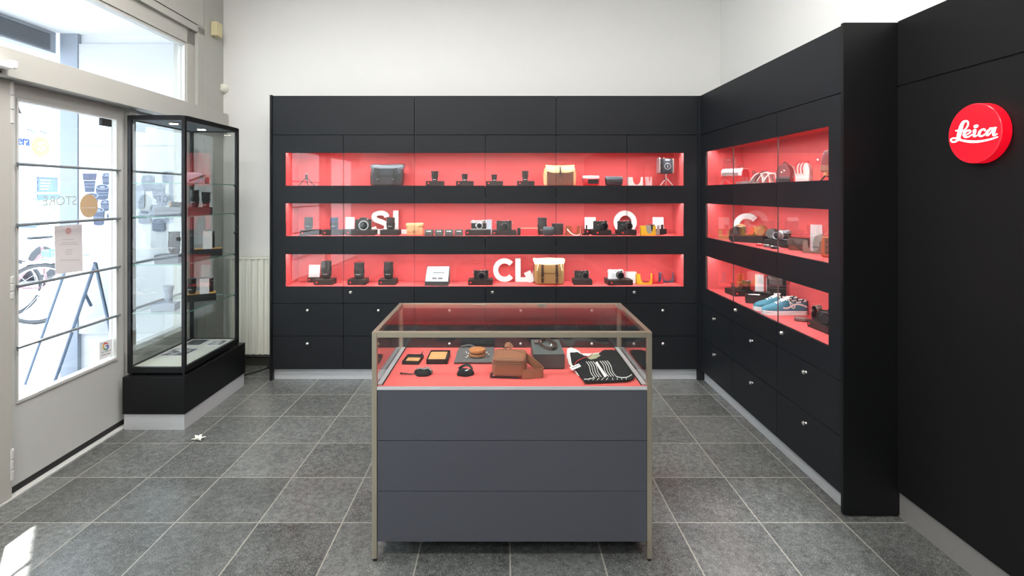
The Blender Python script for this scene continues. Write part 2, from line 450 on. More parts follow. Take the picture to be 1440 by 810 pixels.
# ================================================================== the room shell
WY = 4.81
LW_LOC = (-2.456, 0, 0); LW_ROT = (0, 0, 0.0231)
def lw(o): o.location = LW_LOC; o.rotation_euler = LW_ROT; return o
def UW(px, d=0.0):
    a = (px-VX)/F
    return (-2.456+d*(1-0.0231*a))/(a+0.0231)
def ZW(px, py, d=0.0):
    return H-(py-VY)*(UW(px, d)+0.0231*d)/F

m = MB(); m.box(-2.75, 2.05, -3.6, 4.9, -0.08, 0, K.floor); struct(m.obj('floor'))
m = MB(); m.box(-2.75, 2.1, -3.6, 4.9, 3.80, 3.88, K.ceiling); struct(m.obj('ceiling'))
m = MB(); m.box(-2.75, 2.1, WY, WY+0.1, 0, 3.8, K.white_wall); struct(m.obj('wall_back'))
m = MB(); m.box(2.0, 2.1, -3.6, WY, 0, 3.8, K.white_wall); struct(m.obj('wall_right'))
m = MB(); m.box(-2.6, 2.1, -3.7, -3.6, 0, 3.8, K.white_wall); struct(m.obj('wall_rear'))

# shop front wall: piers, breast panels, frames (local x = into the room, y = along the wall)
m = MB()
W0 = -0.14
m.box(W0, 0, 4.50, 4.86, 0, 3.8, K.wall_grey)                     # pier beside the back corner
m.box(W0, -0.004, 4.40, 4.50, 0, 3.0, K.wall_grey)                # frame of the far window
m.box(W0, -0.03, 4.29, 4.40, 0, 3.0, K.frame_paint)
m.box(W0, -0.012, 3.565, 4.32, 0, 0.485, K.wall_grey)              # breast panel behind the vitrine
m.box(W0, 0.0, 3.565, 3.625, 0, 2.18, K.frame_paint)             # post between door and window
m.box(W0, 0.0, 2.60, 2.685, 0, 2.18, K.frame_paint)              # jamb on the hinge side
m.box(W0, 0.0, 1.35, 2.60, 0, 0.485, K.frame_paint)
m.box(W0, 0.0, 1.25, 1.35, 0, 2.2, K.frame_paint); m.box(W0, -0.004, -0.10, 2.30, 2.30, 2.82, K.frame_paint)
m.box(W0, 0.0, -0.10, 1.25, 0, 0.485, K.frame_paint)
m.box(W0, 0.0, -3.7, -0.10, 0, 3.8, K.white_wall)
m.box(W0, -0.03, -0.10, 4.40, 2.81, 2.93, K.frame_paint)          # head of the upper lights
m.box(W0, -0.004, -0.10, 4.50, 2.93, 2.985, K.frame_paint)
m.box(W0, -0.012, -0.10, 4.50, 2.985, 2.995, K.groove)
m.box(W0, -0.004, -0.10, 4.490, 2.995, 3.8, K.frame_paint)
m.box(W0, -0.012, 4.490, 4.50, 2.995, 3.8, K.groove)
o = struct(lw(m.obj('wall_left')))

m = MB(); m.box(-0.10, 0.06, -0.1, 4.775, 2.155, 2.30, K.frame_paint, b=0.004)
struct(lw(m.obj('trim_1')))
m = MB(); m.box(-0.10, 0.005, 2.60, 3.62, 0.0, 0.012, K.frame_paint2, b=0.002); struct(lw(m.obj('trim_2')))      # door threshold

def window(name, u0, u1, z0, z1, fr=0.035, rods=()):
    m = MB()
    for a, b, c, d in ((u0, u0+fr, z0, z1), (u1-fr, u1, z0, z1), (u0+fr, u1-fr, z0, z0+fr), (u0+fr, u1-fr, z1-fr, z1)):
        m.box(-0.10, -0.04, a, b, c, d, K.frame_paint2, b=0.003)
    o = struct(lw(m.obj(name)))
    g = MB(); g.box(-0.074, -0.068, u0+fr, u1-fr, z0+fr, z1-fr, K.glass_win); g.obj('glass_pane', o)
    for z in rods:
        r = MB(); r.tube([(-0.052, u0+0.01, z), (-0.052, u1-0.01, z)], 0.008, K.rod); r.obj('rod', o)
    return o
RZ = (1.728, 1.408, 1.087, 0.765)
window('window_1', 3.625, 4.29, 0.485, 2.155, 0.022, RZ)
window('window_2', 1.35, 2.60, 0.485, 2.155, 0.04, RZ)
window('window_3', 2.30, 4.295, 2.30, 2.81, 0.022)
window('window_4', -0.10, 1.25, 0.485, 2.155, 0.04)

# ------------------------------------------------------------------ the glazed door
D0, D1 = -0.075, -0.035
m = MB()
gu0, gu1, gz0, gz1 = 2.757, 3.475, 0.487, 2.062
for a, b, c, d in ((2.692, gu0, 0.045, 2.150), (gu1, 3.558, 0.045, 2.150), (gu0, gu1, 0.045, gz0), (gu0, gu1, gz1, 2.150)):
    m.box(D0, D1, a, b, c, d, K.frame_paint2)
for a, b, c, d in ((gu0-0.012, gu0, gz0, gz1), (gu1, gu1+0.014, gz0, gz1), (gu0-0.012, gu1+0.014, gz0-0.018, gz0), (gu0-0.012, gu1+0.014, gz1, gz1+0.014)):
    m.box(D1, D1+0.008, a, b, c, d, K.frame_paint2, b=0.002)
door = struct(lw(m.obj('door_1')), 'pale grey glazed shop door with four horizontal rods', 'door')
g = MB(); g.box(-0.060, -0.054, gu0, gu1, gz0, gz1, K.glass_win); g.obj('glass_pane', door)
for z in RZ:
    r = MB(); r.tube([(-0.018, gu0-0.02, z), (-0.018, gu1+0.02, z)], 0.0085, K.rod); r.obj('rod', door)
r = MB(); r.box(D0, D1+0.004, 2.70, 3.555, 0.013, 0.045, K.rubber); r.obj('draught_brush', door, label='black brush strip under the door')
def hinge(z0, z1):
    h = MB(); zz = [z0+(z1-z0)*k/3 for k in range(4)]
    for a, b in zip(zz, zz[1:]): h.cyl(0.017, a+0.0015, b-0.0015, K.frame_paint2, seg=20, c=0.003, M=T(-0.012, 2.688, 0))
    h.obj('hinge', door)
hinge(1.93, 2.15); hinge(1.03, 1.15); hinge(0.10, 0.26)
# stickers and notices on the glass
def gl(px, py): return UW(px, -0.053), ZW(px, py, -0.053)
def gmap(px, py, dep): u, z = gl(px, py); return Vector((-0.0535+dep, u, z))
def sticker(name, poly, mt, label, th=0.0012, dep=0.0):
    t = bmesh.new(); a = [t.verts.new(gmap(x, y, dep)) for x, y in poly]; b = [t.verts.new(gmap(x, y, dep+th)) for x, y in poly]
    n = len(poly); t.faces.new(a); t.faces.new(b)
    for k in range(n): t.faces.new((a[k], a[(k+1) % n], b[(k+1) % n], b[k]))
    m = MB(); m.add(t, mt); return m
def ell(cx, cy, rx, ry, n=36): return [(cx+rx*math.cos(2*PI*k/n), cy+ry*math.sin(2*PI*k/n)) for k in range(n)]
sticker('s', [(25, 146), (20.5, 158), (31, 160.5)], K.grey_sticker, '').obj('sticker', door, label='small grey triangle sticker at top corner of door glass')
m = sticker('s', ell(125.0, 289.5, 12.6, 16.5), K.tan_sticker, '')
add_stroke(m, [(115, 292.5), (135, 292)], 0.8, K.paper, lambda x, y, d: gmap(x, y, 0.0012+d), 0.0006, 0, False)
m.obj('sticker', door, label='round tan sticker on the door glass')
m = sticker('n', [(76.4, 317.5), (115.0, 315.2), (116.5, 381), (78, 386)], K.paper, '')
for k, (a, b, y) in enumerate(((88, 104, 337), (87, 108, 341.5), (84, 110, 344), (92, 102, 351.5), (91, 102, 354.5), (92, 101, 357.5), (84, 112, 366))):
    add_stroke(m, [(a, y), (b, y-0.8)], 0.8, K.faint_grey, lambda x, y, d: gmap(x, y, 0.0012+d), 0.0005, 0, False)
nt = m.obj('notice', door, label='pale paper notice with small red round mark on door glass')
sticker('d', ell(96, 324.5, 4.0, 4.8, 24), K.faint, '', dep=0.0013).obj('logo', nt)
m = sticker('g', [(140, 482), (157.5, 476.5), (158.2, 500), (139.8, 506.3)], K.white_card, '')
gs = m.obj('sticker', door, label='white square sticker with coloured letter G at the foot of door glass')
m = MB(); gc = (148.6, 487.0)
def arc(a0, a1, mt, n=10):
    pts = [(gc[0]+3.4*math.cos(math.radians(a0+(a1-a0)*k/n)), gc[1]-4.6*math.sin(math.radians(a0+(a1-a0)*k/n))-0.2*0) for k in range(n+1)]
    add_stroke(m, pts, 1.7, mt, lambda x, y, d: gmap(x, y, 0.0012+d), 0.0006, 0, False)
arc(35, 140, K.g_red); arc(140, 218, K.g_yellow); arc(218, 310, K.g_green); arc(310, 362, K.g_blue)
add_stroke(m, [(148.8, 486.6), (152.9, 485.9)], 1.7, K.g_blue, lambda x, y, d: gmap(x, y, 0.0012+d), 0.0006, 0, False)
for y, a, b in ((496.0, 142.5, 155.5), (499.8, 143.0, 155.5)):
    x = a
    while x < b:
        L_ = random.uniform(0.7, 1.4); add_stroke(m, [(x, y-(x-a)*0.28), (x+L_, y-(x+L_-a)*0.28)], random.uniform(0.7, 1.3), K.faint_grey if random.random() < 0.3 else K.text_dark, lambda x, y, d: gmap(x, y, 0.0012+d), 0.0005, 0, False); x += L_+0.5
m.obj('lettering', gs)
# STORE on the glass, lettered for the street, so reversed from in here
m = MB(); u0, zc = gl(85, 283)
m.text('STORE', 0.075, K.store_txt, M=T(-0.0535, u0, zc) @ R(-PI/2, 'Z') @ R(PI/2, 'X') @ Matrix.Diagonal((1.1, 1, 1, 1)), ext=0.0004)
m.obj('lettering', door, label='pale STORE lettering reversed on the door glass')

# magnetic contact, door closer
m = MB(); u0 = UW(147, -0.03); m.box(-0.033, -0.012, u0-0.045, u0+0.042, ZW(147, 177, -0.02), ZW(147, 168, -0.02)+0.006, K.rubber, b=0.003)
tag(lw(m.obj('door_contact')), 'small black magnetic contact at the top edge of the door glass', 'sensor')
t = lw(thing('door_closer', 'white door closer arm with black screw on the grey transom', 'door closer'))
uc = UW(16, 0.10); zc = ZW(16, 92, 0.10)
m = MB(); m.box(0.085, 0.115, uc-0.35, uc, zc-0.018, zc+0.010, K.white_plastic, b=0.004); m.obj('arm', t)
m = MB(); m.cyl(0.020, zc-0.014, zc+0.024, K.white_plastic, c=0.003, M=T(0.10, uc+0.005, 0)); m.obj('pivot', t)
m = MB(); m.box(0.06, 0.085, uc-0.06, uc+0.01, zc-0.02, zc+0.02, K.white_plastic, b=0.003); m.obj('bracket', t)
m = MB(); m.lathe([(0.0, -0.003), (0.006, -0.003), (0.006, 0.004), (0, 0.004)], K.rubber, M=T(0.063, uc-0.02, zc-0.035) @ R(PI/2, 'Y')); m.obj('screw', t)

# alarm box and smoke detector by the corner
t = lw(thing('alarm_box', 'yellowed square alarm box high on the grey pier by the corner', 'alarm'))
ua = UW(305, 0.03); za = ZW(305, 42, 0.03)
m = MB(); m.box(0.0, 0.055, ua-0.045, ua+0.05, za-0.062, za+0.062, K.yellow_plastic, b=0.006); m.obj('housing', t)
m = MB(); m.box(0.055, 0.060, ua-0.033, ua+0.038, za-0.05, za+0.05, K.yellow_plastic, b=0.002); m.obj('cover', t)
t = thing('motion_detector', 'round cream detector on the white wall just above the grey transom end', 'detector', (XA(315.5, WY), WY, ZA(125, WY)))
m = MB(); m.lathe([(0, 0.055), (0.022, 0.054), (0.036, 0.042), (0.044, 0.02), (0.044, 0.0), (0, 0.0)], K.cream, M=R(PI/2, 'X')); m.obj('body', t)
m = MB(); m.lathe([(0.013, 0.050), (0.013, 0.058), (0.017, 0.058), (0.017, 0.050)], K.white_plastic, M=R(PI/2, 'X')); m.obj('ring', t)

# radiator in the corner
t = thing('radiator', 'cream ribbed panel radiator on white wall beside the black display wall', 'radiator', (-2.235, WY, 0))
m = MB(); rings = []
x0, x1 = -0.24, 0.265; nrib = 9; sh = []
for k in range(nrib):
    a = x0+(x1-x0)*k/nrib; w = (x1-x0)/nrib
    sh += [(a, -0.085), (a+w*0.18, -0.085), (a+w*0.34, -0.099), (a+w*0.66, -0.099), (a+w*0.82, -0.085)]
sh += [(x1, -0.085), (x1, -0.03), (x0, -0.03)]
m.prism(sh, K.cream, 0.125, 0.985); m.obj('panel', t)
m = MB(); m.box(x0-0.003, x1+0.003, -0.10, -0.026, 0.985, 0.998, K.cream, b=0.003)
m.obj('top_grille', t)
for xx in (-0.15, 0.15):
    for zz_ in (0.3, 0.8):
        m = MB(); m.box(xx-0.02, xx+0.02, -0.03, -0.001, zz_, zz_+0.03, K.cream); m.obj('bracket', t)
m = MB(); m.tube([(-0.2, -0.06, 0.125), (-0.2, -0.06, 0.0)], 0.011, K.cream); m.obj('pipe', t)
m = MB(); m.box(-2.6, -1.962, WY-0.018, WY, 0, 0.075, mat('shadow_darkened_skirting', S(66, 65, 58), 0.6)); struct(m.obj('baseboard_back'))  # brown-grey taken from the shading beneath the radiator

# black cable on the floor by the radiator, white star-shaped patch by the vitrine
def fl_(px, py, z=0.005): x, y = on_level(px, py, z); return (x, y, z)
a, b = fl_(346, 527), fl_(378, 517)
t = thing('cable', 'thin black cable on the floor under the radiator', 'cable', (a[0], a[1], 0))
m = MB(); m.tube([(p.x-a[0], p.y-a[1], 0.006) for p in catmull([(a[0]-0.02, a[1]-0.05, 0), a, ((a[0]+b[0])/2, (a[1]+b[1])/2-0.02, 0), b], 6)], 0.0055, K.rubber, seg=8); m.obj('cord', t)
m = MB(); m.box(b[0]-a[0]-0.012, b[0]-a[0]+0.012, b[1]-a[1]-0.012, b[1]-a[1]+0.03, 0.001, 0.022, K.rubber, b=0.003); m.obj('plug', t)
xw, yw_ = on_level(279, 618.5, 0)
m = MB()
for k, (an, L_, lift) in enumerate(((0.3, 0.045, 0.012), (1.4, 0.034, 0.020), (2.5, 0.052, 0.015), (3.5, 0.040, 0.008), (4.6, 0.036, 0.018), (5.5, 0.046, 0.010))):
    c, s_ = math.cos(an), math.sin(an)
    m.loft([[(c*u*L_-s_*w_*v, s_*u*L_+c*w_*v, 0.002+lift*math.sin(u*PI*0.7)+dz) for v, dz in ((-1, 0), (1, 0), (1, 0.0012), (-1, 0.0012))] for u, w_ in ((0.0, 0.010), (0.35, 0.012), (0.7, 0.006), (1.0, 0.001))], K.cream)
tag(m.obj('white_star_patch', loc=(xw, yw_, 0.0005)), 'small white star-shaped patch on the tiles in front of the vitrine base', 'scrap')

# black wall cladding on the right with its plinth
m = MB()
m.box(1.92, 1.998, -3.55, 2.545, 0.125, 2.088, K.clad, b=0.002)
m.box(1.92, 1.998, -3.55, 2.545, 2.096, 2.41, K.clad, b=0.002)
m.box(1.926, 1.998, -3.55, 2.545, 2.08, 2.10, K.dark)
o = struct(m.obj('wall_right_cladding'))
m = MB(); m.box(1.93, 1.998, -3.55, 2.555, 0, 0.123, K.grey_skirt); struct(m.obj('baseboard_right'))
# ================================================================== display walls
ZS = (1.642, 1.216, 0.791); ZT = (1.918, 1.492, 1.063)
HEAD = (2.07, 2.40)
def cabinet(name, label, loc, rz, L, ncol, depth, n0, n1, header=True, locks=(), left_panel=False, right_fill=None, end_panel=None, knob_cols=None):
    """one display wall unit; local x along it, y into the wall, front at y=0"""
    t = thing(name, label, 'display cabinet', loc, rz)
    cw = L/ncol; g = 0.0018
    m = MB(); m.box(0.002, L-0.002, 0.0, 0.02, HEAD[0], HEAD[1]-0.001, K.black, b=0.0015); m.obj('header_panel', t)
    # carcass
    m = MB()
    m.box(0.001, L-0.001, depth+0.012, depth+0.03, 0.10, 2.395, K.dark)
    m.box(0.001, L-0.001, 0.021, depth+0.012, 2.375, 2.395, K.black)
    m.box(0.001, L-0.001, 0.026, depth+0.01, 2.0, 2.02, K.dark)
    m.box(0.001, L-0.001, 0.03, depth+0.01, 0.10, 0.64, K.dark)
    for s in (0.001, L-0.013): m.box(s, s+0.012, 0.021, depth+0.012, 2.02, 2.375, K.dark)
    m.obj('carcass', t)
    m = MB(); m.box(0.0, L, 0.035, 0.05, 0.0, 0.092, K.alu); m.obj('plinth', t, label='brushed aluminium plinth')
    for lev in range(3):
        zb, zt = ZS[lev], ZT[lev]
        m = MB(); a, b = n0, n1
        m.box(a, b, 0.020, depth, zb-0.012, zb, K.red)
        m.box(a, b, 0.020, depth, zt+0.034, zt+0.04, K.red)
        m.box(a, b, depth, depth+0.01, zb-0.012, zt+0.04, K.red)
        if n0 > 0.005: m.box(a-0.01, a, 0.020, depth+0.01, zb-0.012, zt+0.04, K.red)
        if n1 < L-0.005: m.box(b, b+0.01, 0.020, depth+0.01, zb-0.012, zt+0.04, K.red)
        m.box(a, b, 0.0185, 0.0205, zt+0.001, zt+0.034, K.dark); m.box(a+0.002, b-0.002, 0.037, 0.039, zt+0.0135, zt+0.034, K.red)
        nm = m.obj('niche_lining', t, label='red niche lining')
        m = MB(); m.box(a+0.01, b-0.01, 0.022, 0.034, zt+0.014, zt+0.022, K.led); m.obj('light_strip', nm, label='lit strip under the niche top')
    for c in range(ncol):
        x0, x1 = c*cw+g, (c+1)*cw-g
        m = MB(); zz = (0.651, ZS[2], ZT[2], ZS[1], ZT[1], ZS[0], ZT[0], 2.066)
        lo, hi = max(x0, n0) if c == 0 else x0, min(x1, n1) if c == ncol-1 else x1
        for k in range(0, 8, 2): m.box(x0, x1, 0, 0.018, zz[k], zz[k+1], K.black, b=0.0012)
        for k in range(1, 7, 2):
            if lo > x0+0.01: m.box(x0, lo, 0.0001, 0.018, zz[k]-0.004, zz[k+1]+0.004, K.black)
            if hi < x1-0.01: m.box(hi, x1, 0.0001, 0.018, zz[k]-0.004, zz[k+1]+0.004, K.black)
        df = m.obj('glazed_door', t)
        for lev in range(3):
            p = MB(); p.box(lo+0.0005, hi-0.0005, 0.006, 0.010, ZS[lev], ZT[lev]-0.0005, K.glass)
            for e_ in (lo+0.0005, hi-0.0019): p.box(e_, e_+0.0014, 0.0058, 0.0102, ZS[lev], ZT[lev]-0.0005, K.pane_edge)
            p.obj('glass_pane', df)
        if c in locks:
            k = MB(); k.lathe([(0, 0.016), (0.008, 0.015), (0.0115, 0.010), (0.0115, 0.004), (0.013, 0.003), (0.013, 0), (0, 0)], K.knob, seg=20, M=T(x0+0.06, 0, 0.742) @ R(PI/2, 'X')); k.obj('lock', df, label='round metal lock')
        for z0, z1, kz in ((0.3755, 0.6475, 0.592), (0.0945, 0.372, 0.312)):
            d = MB(); d.box(x0, x1, 0, 0.018, z0, z1, K.black, b=0.0012); do = d.obj('drawer', t)
            k = MB(); k.lathe([(0, 0.022), (0.007, 0.021), (0.0115, 0.017), (0.012, 0.013), (0.0085, 0.009), (0.006, 0.005), (0.008, 0), (0, 0)], K.knob, seg=20, M=T((x0+x1)/2, 0, kz) @ R(PI/2, 'X')); k.obj('knob', do)
    if left_panel: 
        m = MB(); m.box(-0.02, -0.001, -0.008, depth+0.09, 0.0, 2.405, K.black_edge, b=0.001); m.obj('side_panel', t)
    if right_fill:
        m = MB(); m.box(L+0.001, L+right_fill, 0.002, 0.02, 0.0, 2.40, K.black); m.obj('filler_strip', t)
    if end_panel:
        m = MB(); m.box(L+0.001, L+0.022, -0.008, end_panel, 0.010, 2.405, K.black_edge, b=0.001)
        m.obj('end_panel', t)
    return t
BY = 4.41; BX0 = -1.941; BU = 1.1953
cabinet('display_wall_unit', 'black display wall unit farthest left, beside the cream radiator', (BX0, BY, 0), 0, BU, 2, 0.29, 0.107, BU, locks=(1,), left_panel=True)
cabinet('display_wall_unit', 'black display wall unit in the middle of back wall behind the glass counter', (BX0+BU, BY, 0), 0, BU, 2, 0.29, 0, BU, locks=(1,))
cabinet('display_wall_unit', 'black display wall unit of back wall that meets the inner right corner', (BX0+2*BU, BY, 0), 0, BU, 2, 0.29, 0, 1.0784, locks=(1,), right_fill=0.06)
RX0 = 1.665
cabinet('corner_display_wall', 'long black display wall along the right side with blue sneakers in its lowest niche', (RX0, BY, 0), -PI/2, 1.843, 3, 0.305, 0.11, 1.735, locks=(1, 2), end_panel=0.333)

# ------------------------------------------------------------------ tall glass vitrine on black base
t = thing('glass_vitrine', 'tall narrow glass vitrine with black frame on black base beside the shop door', 'display case', (-2.325, 3.88, 0))
VXa, VXb, VYa, VYb = -0.200, 0.188, -0.362, 0.362
m = MB(); m.box(-0.205, 0.210, -0.40, 0.42, 0.105, 0.352, K.black_edge, b=0.002); m.obj('base', t)
m = MB(); m.box(-0.198, 0.203, -0.393, 0.413, 0.0, 0.1045, K.alu); m.obj('plinth', t, label='brushed aluminium plinth')
m = MB(); b = 0.024
for x in (VXa, VXb-b):
    for y in (VYa, VYb-b): m.box(x, x+b, y, y+b, 0.365, 2.10, K.black_edge, b=0.002)
for z0, z1 in ((0.366, 0.405), (2.068, 2.102)):
    for x in (VXa, VXb-b): m.box(x, x+b, VYa+b*0.98, VYb-b*0.98, z0, z1, K.black_edge, b=0.002)
    for y in (VYa, VYb-b): m.box(VXa+b*0.98, VXb-b*0.98, y, y+b, z0, z1, K.black_edge, b=0.002)
fr = m.obj('frame', t)
for x in (VXa+0.012, VXb-0.012):
    for y in (VYa+0.012, VYb-0.012):
        m = MB(); m.cyl(0.009, 0.3515, 0.367, K.rubber, M=T(x, y, 0)); m.obj('foot', fr)
m = MB(); m.box(VXa+b, VXb-b, VYa+b, VYb-b, 2.075, 2.085, mat('grey_vitrine_top', S(96, 104, 116), 0.5)); tp = m.obj('top_panel', t)
for y in (-0.18, 0.16):
    m = MB(); m.cyl(0.034, 2.066, 2.0755, K.steel, M=T(0, y, 0)); d = m.obj('downlight', tp)
    m = MB(); m.cyl(0.026, 2.0645, 2.0665, emis('downlight_glow', (1, 0.9, 0.78, 1), 48.0), M=T(0, y, 0)); m.obj('lamp_face', d)
m = MB(); m.box(VXa+b, VXb-b, VYa+b, VYb-b, 0.39, 0.402, K.cream); m.obj('bottom_panel', t, label='cream floor board inside vitrine')
for a in ((VXb-0.014, VXb-0.009, VYa+b, VYb-b), (VXa+0.009, VXa+0.014, VYa+b, VYb-b), (VXa+b, VXb-b, VYa+0.009, VYa+0.014), (VXa+b, VXb-b, VYb-0.014, VYb-0.009)):
    m = MB(); m.box(a[0], a[1], a[2], a[3], 0.404, 2.07, K.glass_vit); m.obj('glass_panel', t)
VSH = (1.644, 1.416, 1.092, 0.762)
for z in VSH:
    m = MB(); m.box(VXa+0.016, VXb-0.016, VYa+0.016, VYb-0.016, z-0.0028, z+0.0022, K.glass_vit)
    e = 0.0012
    for x in (VXa+0.0155, VXb-0.0168): m.box(x, x+e, VYa+0.016, VYb-0.016, z-0.003, z+0.003, K.glass_edge)
    for y in (VYa+0.0155, VYb-0.0168): m.box(VXa+0.016, VXb-0.016, y, y+e, z-0.003, z+0.003, K.glass_edge)
    so = m.obj('glass_shelf', t)
    for y in (VYa+0.03, VYb-0.03):
        for x in (VXa+0.022, VXb-0.022):
            k = MB(); k.box(x-0.006, x+0.006, y-0.006, y+0.006, z-0.012, z-0.003, K.rubber, b=0.001); k.obj('shelf_clip', so)
for p, rot in (((VXb-0.009, VYb-0.055, 1.262), R(PI/2, 'Y')), ((VXb-0.045, VYa+0.009, 1.268), R(PI/2, 'X'))):
    m = MB(); m.lathe([(0, 0.012), (0.012, 0.012), (0.013, 0.008), (0.013, 0), (0, 0)], K.rubber, M=T(*p) @ rot); m.obj('lock', t)
VC = Vector((-2.325, 3.88, 0))

# ------------------------------------------------------------------ free-standing counter
CX0, CX1, CY0, CY1 = -0.559, 0.638, 2.235, 2.835
CT = 0.981; DK = 0.742
t = thing('glass_top_counter', 'free-standing glass-topped counter with steel frame and three dark grey panels', 'counter', ((CX0+CX1)/2, (CY0+CY1)/2, 0))
hx, hy = (CX1-CX0)/2, (CY1-CY0)/2; p = 0.021
for x in (-hx, hx-p):
    for y in (-hy, hy-p):
        m = MB(); m.box(x, x+p, y, y+p, 0.012, CT, K.steel, b=0.0015); l = m.obj('leg', t, label='brushed steel corner post')
        m = MB(); m.cyl(0.008, 0, 0.013, K.rubber, M=T(x+p/2, y+p/2, 0)); m.obj('foot', l)
for y in (-hy, hy-p):
    m = MB(); m.box(-hx+p, hx-p, y, y+p, CT-0.024, CT, K.steel, b=0.0015); m.obj('top_rail', t)
for x in (-hx, hx-p):
    m = MB(); m.box(x, x+p, -hy+p, hy-p, CT-0.024, CT, K.steel, b=0.0015)
    m.box(x+0.004 if x > 0 else x+0.007, x+0.014 if x > 0 else x+0.017, -0.02, 0.02, CT, CT+0.0012, K.steel)
    m.obj('top_rail', t)
m = MB(); m.box(-hx+p, hx-p, -hy+0.012, hy-0.012, DK-0.02, DK, K.red_deck); m.obj('deck', t, label='red display deck')
m = MB(); m.box(-hx+p, hx-p, -hy+0.002, -hy+0.012, DK-0.009, DK+0.003, K.alu); m.obj('deck_edge', t, label='pale aluminium edge of the deck')
for s in (-1, 1):
    m = MB(); xa = s*(hx-0.026); m.box(xa-0.010, xa+0.010, -hy+0.03, hy-0.022, DK, DK+0.006, K.alu)
    m.box(xa-0.0135, xa-0.010, -hy+0.03, hy-0.022, DK, DK+0.003, K.dark); m.box(xa+0.010, xa+0.0135, -hy+0.03, hy-0.022, DK, DK+0.003, K.dark)
    m.obj('glass_channel', t)
m = MB(); m.box(-hx+p*0.9, hx-p*0.9, -hy+p*0.9, hy-p*0.9, CT-0.007, CT-0.001, K.glass_case); m.obj('glass_top', t)
m = MB(); m.box(-hx+p, hx-p, -hy+0.009, -hy+0.013, DK+0.003, CT-0.024, K.glass_case); m.obj('glass_front', t)
m = MB(); m.box(-hx+p, hx-p, hy-0.013, hy-0.009, DK, CT-0.024, K.glass_case); m.obj('glass_back', t)
for s in (-1, 1):
    m = MB(); m.box(s*(hx-0.011)-0.002, s*(hx-0.011)+0.002, -hy+p, hy-p, DK+0.006, CT-0.024, K.glass_case); m.obj('glass_side', t)
zz = (0.082, 0.298, 0.515, 0.731)
for a, b in zip(zz, zz[1:]):
    m = MB(); m.box(-hx+p+0.0005, hx-p-0.0005, -hy+0.004, -hy+0.02, a+0.0012, b-0.0012, K.counter, b=0.0012); m.obj('front_panel', t)
m = MB(); m.box(-hx+0.004, hx-0.004, -hy+p, hy-0.02, 0.082, 0.722, K.counter); m.obj('body', t)
# ================================================================== street outside
m = MB(); m.box(-16, -2.76, -8, 24, -0.06, 0.0, K.street); struct(m.obj('pavement'))
SY = 4.45
m = MB(); m.box(-3.75, -3.60, SY-0.02, SY+0.4, 0, 2.93, K.pillar); struct(m.obj('outside_pillar'))
m = MB(); m.box(-3.60, -2.62, SY+0.02, SY+0.12, 0.0, 2.93, K.stucco); struct(m.obj('outside_wall'))
m = MB(); m.box(-3.80, -2.62, -4, SY+0.4, 2.93, 3.05, K.stucco); struct(m.obj('outside_soffit'))
# white display board with printed lenses
t = thing('lens_poster', 'white display board printed with grey camera lenses outside beside the shop door', 'poster', (-3.11, SY, 0))
z0p, z1p = ZA(469, SY), ZA(62, SY)
m = MB(); m.box(-0.487, 0.487, -0.012, 0.018, z0p, z1p, K.panel_white, b=0.002); m.obj('board', t)
m = MB(); m.box(-0.487, 0.487, -0.016, -0.012, ZA(205, SY)-0.004, ZA(205, SY), K.lens_print2)
def pr(px, py): return (XA(px, SY-0.013)+3.11, ZA(py, SY-0.013))
yl = [-0.0125]
def flat(poly, mt):
    yl[0] -= 0.00012
    tt = bmesh.new(); a = [tt.verts.new((*pr(x, y)[:1], yl[0], pr(x, y)[1])) for x, y in poly]; tt.faces.new(a)
    ext = bmesh.ops.extrude_face_region(tt, geom=list(tt.faces)); vs = [v for v in ext['geom'] if isinstance(v, bmesh.types.BMVert)]
    bmesh.ops.translate(tt, verts=vs, vec=(0, 0.0001, 0)); m.add(tt, mt)
def plens(cx, top, w, h, mt, mt2, hood=False, tp=0.86):
    """one printed lens: barrel, open top ellipse with a lighter rim and inner glass"""
    eh = w*0.20
    body = [(cx-w/2, top+eh)] + [(cx-w/2*tp, top+h-eh*0.4)] + [(cx+w/2*tp*math.cos(a), top+h-eh*0.4+eh*0.7*math.sin(a)) for a in [PI-PI*k/10 for k in range(11)]] + [(cx+w/2, top+eh)]
    if hood:
        flat([(cx-w/2, top), (cx+w/2, top), (cx+w/2-1, top+h*0.38), (cx-w/2+1, top+h*0.38)], mt)
        flat([(cx-w*0.42, top+h*0.36), (cx+w*0.42, top+h*0.36), (cx+w*0.32, top+h), (cx-w*0.32, top+h)], mt)
        flat([(cx-w*0.46, top+h*0.36), (cx+w*0.46, top+h*0.36), (cx+w*0.46, top+h*0.39), (cx-w*0.46, top+h*0.39)], K.panel_white)
    else:
        flat(body, mt)
        flat([(cx+w/2*math.cos(2*PI*k/24), top+eh+eh*math.sin(2*PI*k/24)) for k in range(24)], mt2)
        flat([(cx+w*0.40*math.cos(2*PI*k/24), top+eh+eh*0.72*math.sin(2*PI*k/24)) for k in range(24)], mt)
        flat([(cx+w*0.20*math.cos(2*PI*k/24), top+eh*1.1+eh*0.34*math.sin(2*PI*k/24)) for k in range(24)], mt2)
    for q in (0.55, 0.72):
        flat([(cx-w*0.43, top+h*q), (cx+w*0.43, top+h*q), (cx+w*0.43, top+h*q+0.6), (cx-w*0.43, top+h*q+0.6)], mt2)
d, l, w2 = K.lens_print3, K.lens_print2, K.lens_print
plens(126, 244, 20, 26, d, l, True); plens(150, 243, 13, 16, d, l); plens(144, 259, 19, 21, d, l, False, 0.8)
plens(129, 271, 20, 14, d, l); plens(148, 281, 13, 15, d, l); plens(139, 292, 16, 24, d, l); plens(154, 300, 7, 10, d, l)
plens(208, 246, 19, 22, w2, l); plens(238, 240, 20, 19, w2, l); plens(195, 261, 18, 32, l, w2, False, 0.94); plens(223, 259, 17, 20, w2, l)
